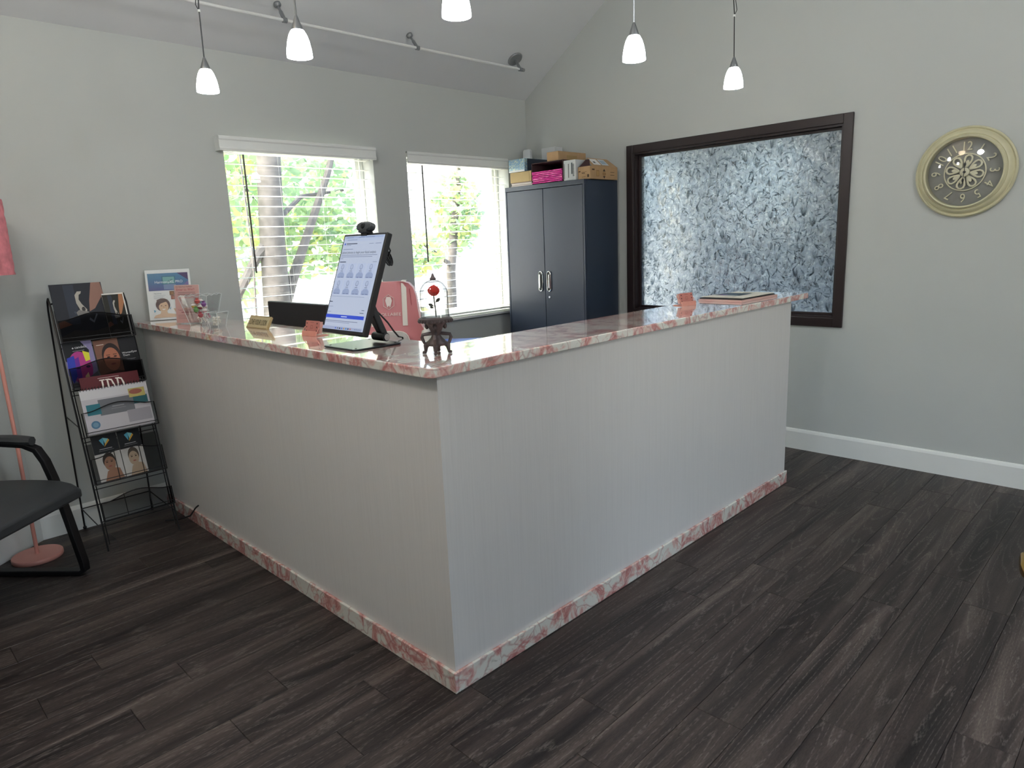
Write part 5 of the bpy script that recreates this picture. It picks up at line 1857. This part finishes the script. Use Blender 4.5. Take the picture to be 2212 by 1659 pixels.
# ================================================================== CEILING RAIL
RYY, RZZ = 2.238, 2.716
tr = thing('lighting_rail', 'thin white lighting rail on three standoffs below the sloped ceiling', 'rail', (1.6, RYY, RZZ))
MB().tube([(-1.0, RYY, RZZ), (2.80, RYY, RZZ)], .0085, 10).build('rail', mat('satin_white_metal', '#d4d5d4', .35, .0), tr, smooth=True)
def cpt(u, v):
    d = RIGHT * (u - 1106) + DOWN * (v - 829.5) + FWD * 1477.45
    n_ = Vector((0, SL, 1)); k_ = ZE + SL * YB
    return CAM + d * ((k_ - n_.dot(CAM)) / n_.dot(d))
for (u, v) in ((598, 8), (884, 75), (1112, 127)):
    tp = cpt(u, v)
    dsk = (u == 1112)
    tip = Vector((tp.x + (.0 if not dsk else -.02), RYY, RZZ))
    nrm = Vector((0, -SL, -1)).normalized()
    if dsk:
        MB().lathe([(.058, 0), (.060, .006), (.056, .012), (.012, .014), (.012, .018), (0, .018)], tp, 32, nrm).build('power_canopy', mat('grey_canopy', '#84878a', .4, .4), tr, smooth=True)
        tip = Vector((2.775, RYY, RZZ))
    else:
        MB().lathe([(0, 0), (.021, 0), (.021, .012), (.010, .022), (0, .022)], tp, 16, nrm).build('standoff_cap', mat('grey_canopy', '#84878a', .4, .4), tr, smooth=True)
    md = tp.lerp(tip, .5)
    MB().tube([tp + nrm * .01, md - (tip - tp) * .1, md, tip], [.009, .007, .011, .011], 10).build('standoff', MATS['grey_canopy'], tr, smooth=True)
    MB().tube([tip - Vector((.012, 0, 0)), tip + Vector((.012, 0, 0))], .0145, 12).build('rail_clamp', MATS['grey_canopy'], tr, smooth=True)
MB().tube([(2.795, RYY, RZZ), (2.815, RYY, RZZ)], .013, 12).build('end_cap', MATS['grey_canopy'], tr, smooth=True)

# ================================================================== WALL SCONCE (mirrored in the clock glass)
sx, sy, sz = AX, .67, 3.0
ws = thing('wall_sconce', 'glowing amber bowl wall sconce opposite the clock', 'lamp', (sx, sy, sz))
b = MB().lathe([(.02, 0), (.08, .02), (.14, .07), (.18, .15), (.19, .22), (.185, .22), (.172, .15), (.13, .075), (.07, .025), (.0, .008)], (sx + .2, sy, sz), 32)
b.build('glass_bowl', mat('amber_glow', '#e8c890', .4, emit=6., emitcol=(1, .80, .55)), ws, smooth=True)
MB().tube([(sx, sy, sz + .03), (sx + .06, sy, sz - .03), (sx + .2, sy, sz - .01)], .010, 8).build('bracket', M_BLACK, ws, smooth=True)
MB().lathe([(0, 0), (.05, 0), (.05, .012), (0, .02)], (sx, sy, sz + .03), 20, (1, 0, 0)).build('back_plate', M_BLACK, ws, smooth=True)

# ---- globe lamps added out of view to brighten the desk side and floor
for lx, ly, lb in ((-1.45, -.35, 'unseen white globe lamp added to light the desk side'), (1.2, -2.3, 'unseen white globe lamp added as fill near the entrance windows')):
    t = thing('added_fill_lamp', lb, 'lamp', (lx, ly, 2.95), group='added fill lamps out of view')
    MB().ell((lx, ly, 2.95), (.16, .16, .14), 28, 18).build('globe', mat('fill_lamp_glow', '#f2efe8', .4, emit=FILL_LAMP, emitcol=(.97, .985, 1)), t, smooth=True)
    MB().tube([(lx, ly, 3.08), (lx, ly, ceil_z(ly) - .01)], .008, 8).build('stem', M_STEEL, t, smooth=True)
    MB().lathe([(0, -.03), (.06, -.03), (.07, .05)], (lx, ly, ceil_z(ly)), 20).build('canopy', M_STEEL, t, smooth=True)

# ================================================================== ENTRY DOOR KNOB AT THE FRAME EDGE
kc = px(2268, 1226, 2, .95)
dn = thing('door_1', 'open door beside the viewer with a brass knob', None, (kc.x, kc.y, 0), kind='structure')
rgt = Vector((RIGHT.x, RIGHT.y, 0)).normalized()
fwd = Vector((FWD.x, FWD.y, 0)).normalized()
edg = (fwd + rgt * .749).normalized()
prp = Vector((edg.y, -edg.x, 0))
ldir = (prp * .3 - edg).normalized()             # leaf folded back beside the viewer
lnrm = Vector((ldir.y, -ldir.x, 0))
if lnrm.dot(rgt) < 0:
    lnrm = -lnrm
lc = kc + lnrm * .072
MB().obox(Vector((lc.x, lc.y, 1.02)) + ldir * .34, (ldir, lnrm, Vector((0, 0, 1))), (.40, .02, 1.0)).build('door_leaf', mat('dark_door', '#2a2426', .5), dn)
MB().lathe([(0, 0), (.018, .003), (.027, .016), (.027, .026), (.018, .038), (.011, .045), (.011, .058), (.03, .058), (.03, .064), (0, .064)], kc - lnrm * .036, 28, lnrm).build('knob', mat('polished_brass', '#c9a24a', .12, 1.0), dn, smooth=True)

# ================================================================== OUTSIDE
gd = struct(box('ground', mat('pale_concrete', '#b5b2a8', .9, var=.08, vscale=1.5), (-25, YB + .18, -.35), (40, 60, -.30)), 'pale concrete ground outside the windows')
struct(box('ground_entry', MATS['pale_concrete'], (-25, -40, -.35), (40, YF - .16, -.30)), 'pale concrete ground outside the entrance')
bl_ = thing('building', 'white building across the yard beyond the trees', 'building', (10, 20, -.3))
box('wall', mat('white_stucco', '#e8e6e0', .8), (-6, 19, -.3), (26, 22, 4.6), bl_)
box('roof', mat('grey_shingle', '#77736f', .8), (-6.6, 18.4, 4.6), (26.6, 22.6, 4.95), bl_)
for k in range(6):
    x = -2 + k * 4.6
    f = box('window', mat('dark_pane_frame', '#c9c9c4', .5), (x, 18.96, 1.0), (x + 1.5, 19.02, 2.5), bl_)
    box('pane', mat('sky_pane', '#8fa4b4', .1), (x + .07, 18.94, 1.07), (x + 1.43, 18.96, 2.43), f)
M_BARK = mat('grey_bark', '#4a4745', .9, bump=1.0, bscale=35, var=.3, vscale=14)
LEAFS = [translucent('leaf_green', '#8ba57a', .6), translucent('leaf_yellow', '#b4b87c', .6), translucent('leaf_deep', '#7a9478', .55)]
def tree(name, label, trunk, branches, blobs, nleaf, seed, size=.06):
    rnd = random.Random(seed)
    base = trunk[0][0]
    t = thing(name, label, 'tree', base)
    MB().tube([p for p, r in trunk], [r for p, r in trunk], 14).build('trunk', M_BARK, t, smooth=True)
    for br in branches:
        MB().tube([p for p, r in br], [r for p, r in br], 8).build('branch', M_BARK, t, smooth=True)
    b = MB()
    tot = sum(q[2] for q in blobs)
    for c, rr, wgt, pal in blobs:
        for k in range(int(nleaf * wgt / tot)):
            while True:
                d = Vector((rnd.uniform(-1, 1), rnd.uniform(-1, 1), rnd.uniform(-1, 1)))
                if d.length < 1:
                    break
            p = Vector(c) + Vector((d.x * rr[0], d.y * rr[1], d.z * rr[2]))
            u = Vector((rnd.gauss(0, 1), rnd.gauss(0, 1), rnd.gauss(0, .7))).normalized()
            v = u.orthogonal().normalized()
            v = (v * math.cos(k) + u.cross(v) * math.sin(k)).normalized()
            s = size * rnd.uniform(.6, 1.3)
            b.cur = rnd.choices((0, 1, 2), pal)[0]
            b.poly([p - u * s, p - u * s * .2 + v * s * .55, p + u * s * .5 + v * s * .4, p + u * s, p + u * s * .5 - v * s * .4, p - u * s * .2 - v * s * .55])
    fo = b.build('foliage', LEAFS, t)
    fo['kind'] = 'stuff'
    return t
V = Vector
tree('tree', 'leafy tree with a thick grey trunk right outside the window', [(V((1.93, 5, -.3)), .19), (V((1.985, 5, .5)), .145), (V((2.0, 5, .9)), .135), (V((2.03, 5, 1.64)), .122), (V((2.08, 5, 2.35)), .115), (V((2.2, 5.05, 3.6)), .09), (V((2.4, 5.1, 5)), .05)],
     [[(V((2.05, 5, .85)), .07), (V((2.22, 5.05, 1.15)), .055), (V((2.44, 5.1, 1.54)), .045), (V((2.84, 5.2, 2.25)), .035), (V((3.3, 5.4, 3.2)), .02)],
      [(V((2.0, 5, 1.55)), .06), (V((1.86, 5, 1.42)), .05), (V((1.62, 5.0, 1.06)), .045), (V((1.4, 5.0, .5)), .05)],
      [(V((2.1, 5, 1.75)), .03), (V((2.5, 5.2, 2.0)), .022), (V((3.2, 5.5, 2.1)), .012)],
      [(V((1.55, 4.6, .2)), .012), (V((1.62, 4.6, 1.4)), .010), (V((1.6, 4.6, 2.8)), .006)]],
     [((1.55, 5.6, 1.9), (.7, .7, 1.3), 3.2, (5, 3, 1)), ((3.0, 6.0, 2.3), (1.2, .9, 1.1), 4.2, (4, 1, 4)), ((2.9, 5.9, 1.55), (.7, .5, .45), 1.3, (4, 2, 2)), ((2.4, 5.8, 3.4), (2.2, 1.2, .9), 2.0, (3, 1, 4)), ((1.5, 6.0, .6), (.6, .6, .5), .9, (3, 5, 1))],
     5200, 3, .062)
tree('tree', 'slender tree with sparse pale leaves beyond the window beside the cabinet', [(V((6.3, 7.4, -.3)), .10), (V((6.35, 7.4, 1.0)), .08), (V((6.6, 7.4, 2.4)), .06), (V((6.8, 7.5, 4)), .03)],
     [[(V((6.35, 7.4, 1.1)), .04), (V((5.6, 7.2, 1.5)), .025), (V((4.9, 7.1, 1.6)), .012)], [(V((6.5, 7.4, 1.8)), .03), (V((7.2, 7.5, 2.3)), .015)]],
     [((5.35, 7.2, 1.35), (.65, .5, .38), 1.5, (4, 2, 2)), ((6.6, 7.5, 2.0), (.45, .5, .75), 2.0, (3, 3, 2)), ((5.0, 7.0, .2), (.8, .5, .35), .8, (3, 4, 1))],
     1500, 8, .075)
tree('tree', 'distant round leafy tree behind the thick trunk', [(V((5.0, 11, -.3)), .2), (V((5.1, 11, 2.0)), .16), (V((5.2, 11, 4.5)), .06)],
     [[(V((5.1, 11, 1.8)), .07), (V((4.2, 11, 3.2)), .03)]],
     [((4.2, 11, 3.0), (2.1, 1.2, 1.6), 3, (3, 1, 5)), ((2.2, 10.5, 2.2), (1.2, .9, 1.5), 2, (4, 2, 3))], 2600, 15, .11)
print('objects', len(bpy.data.objects))
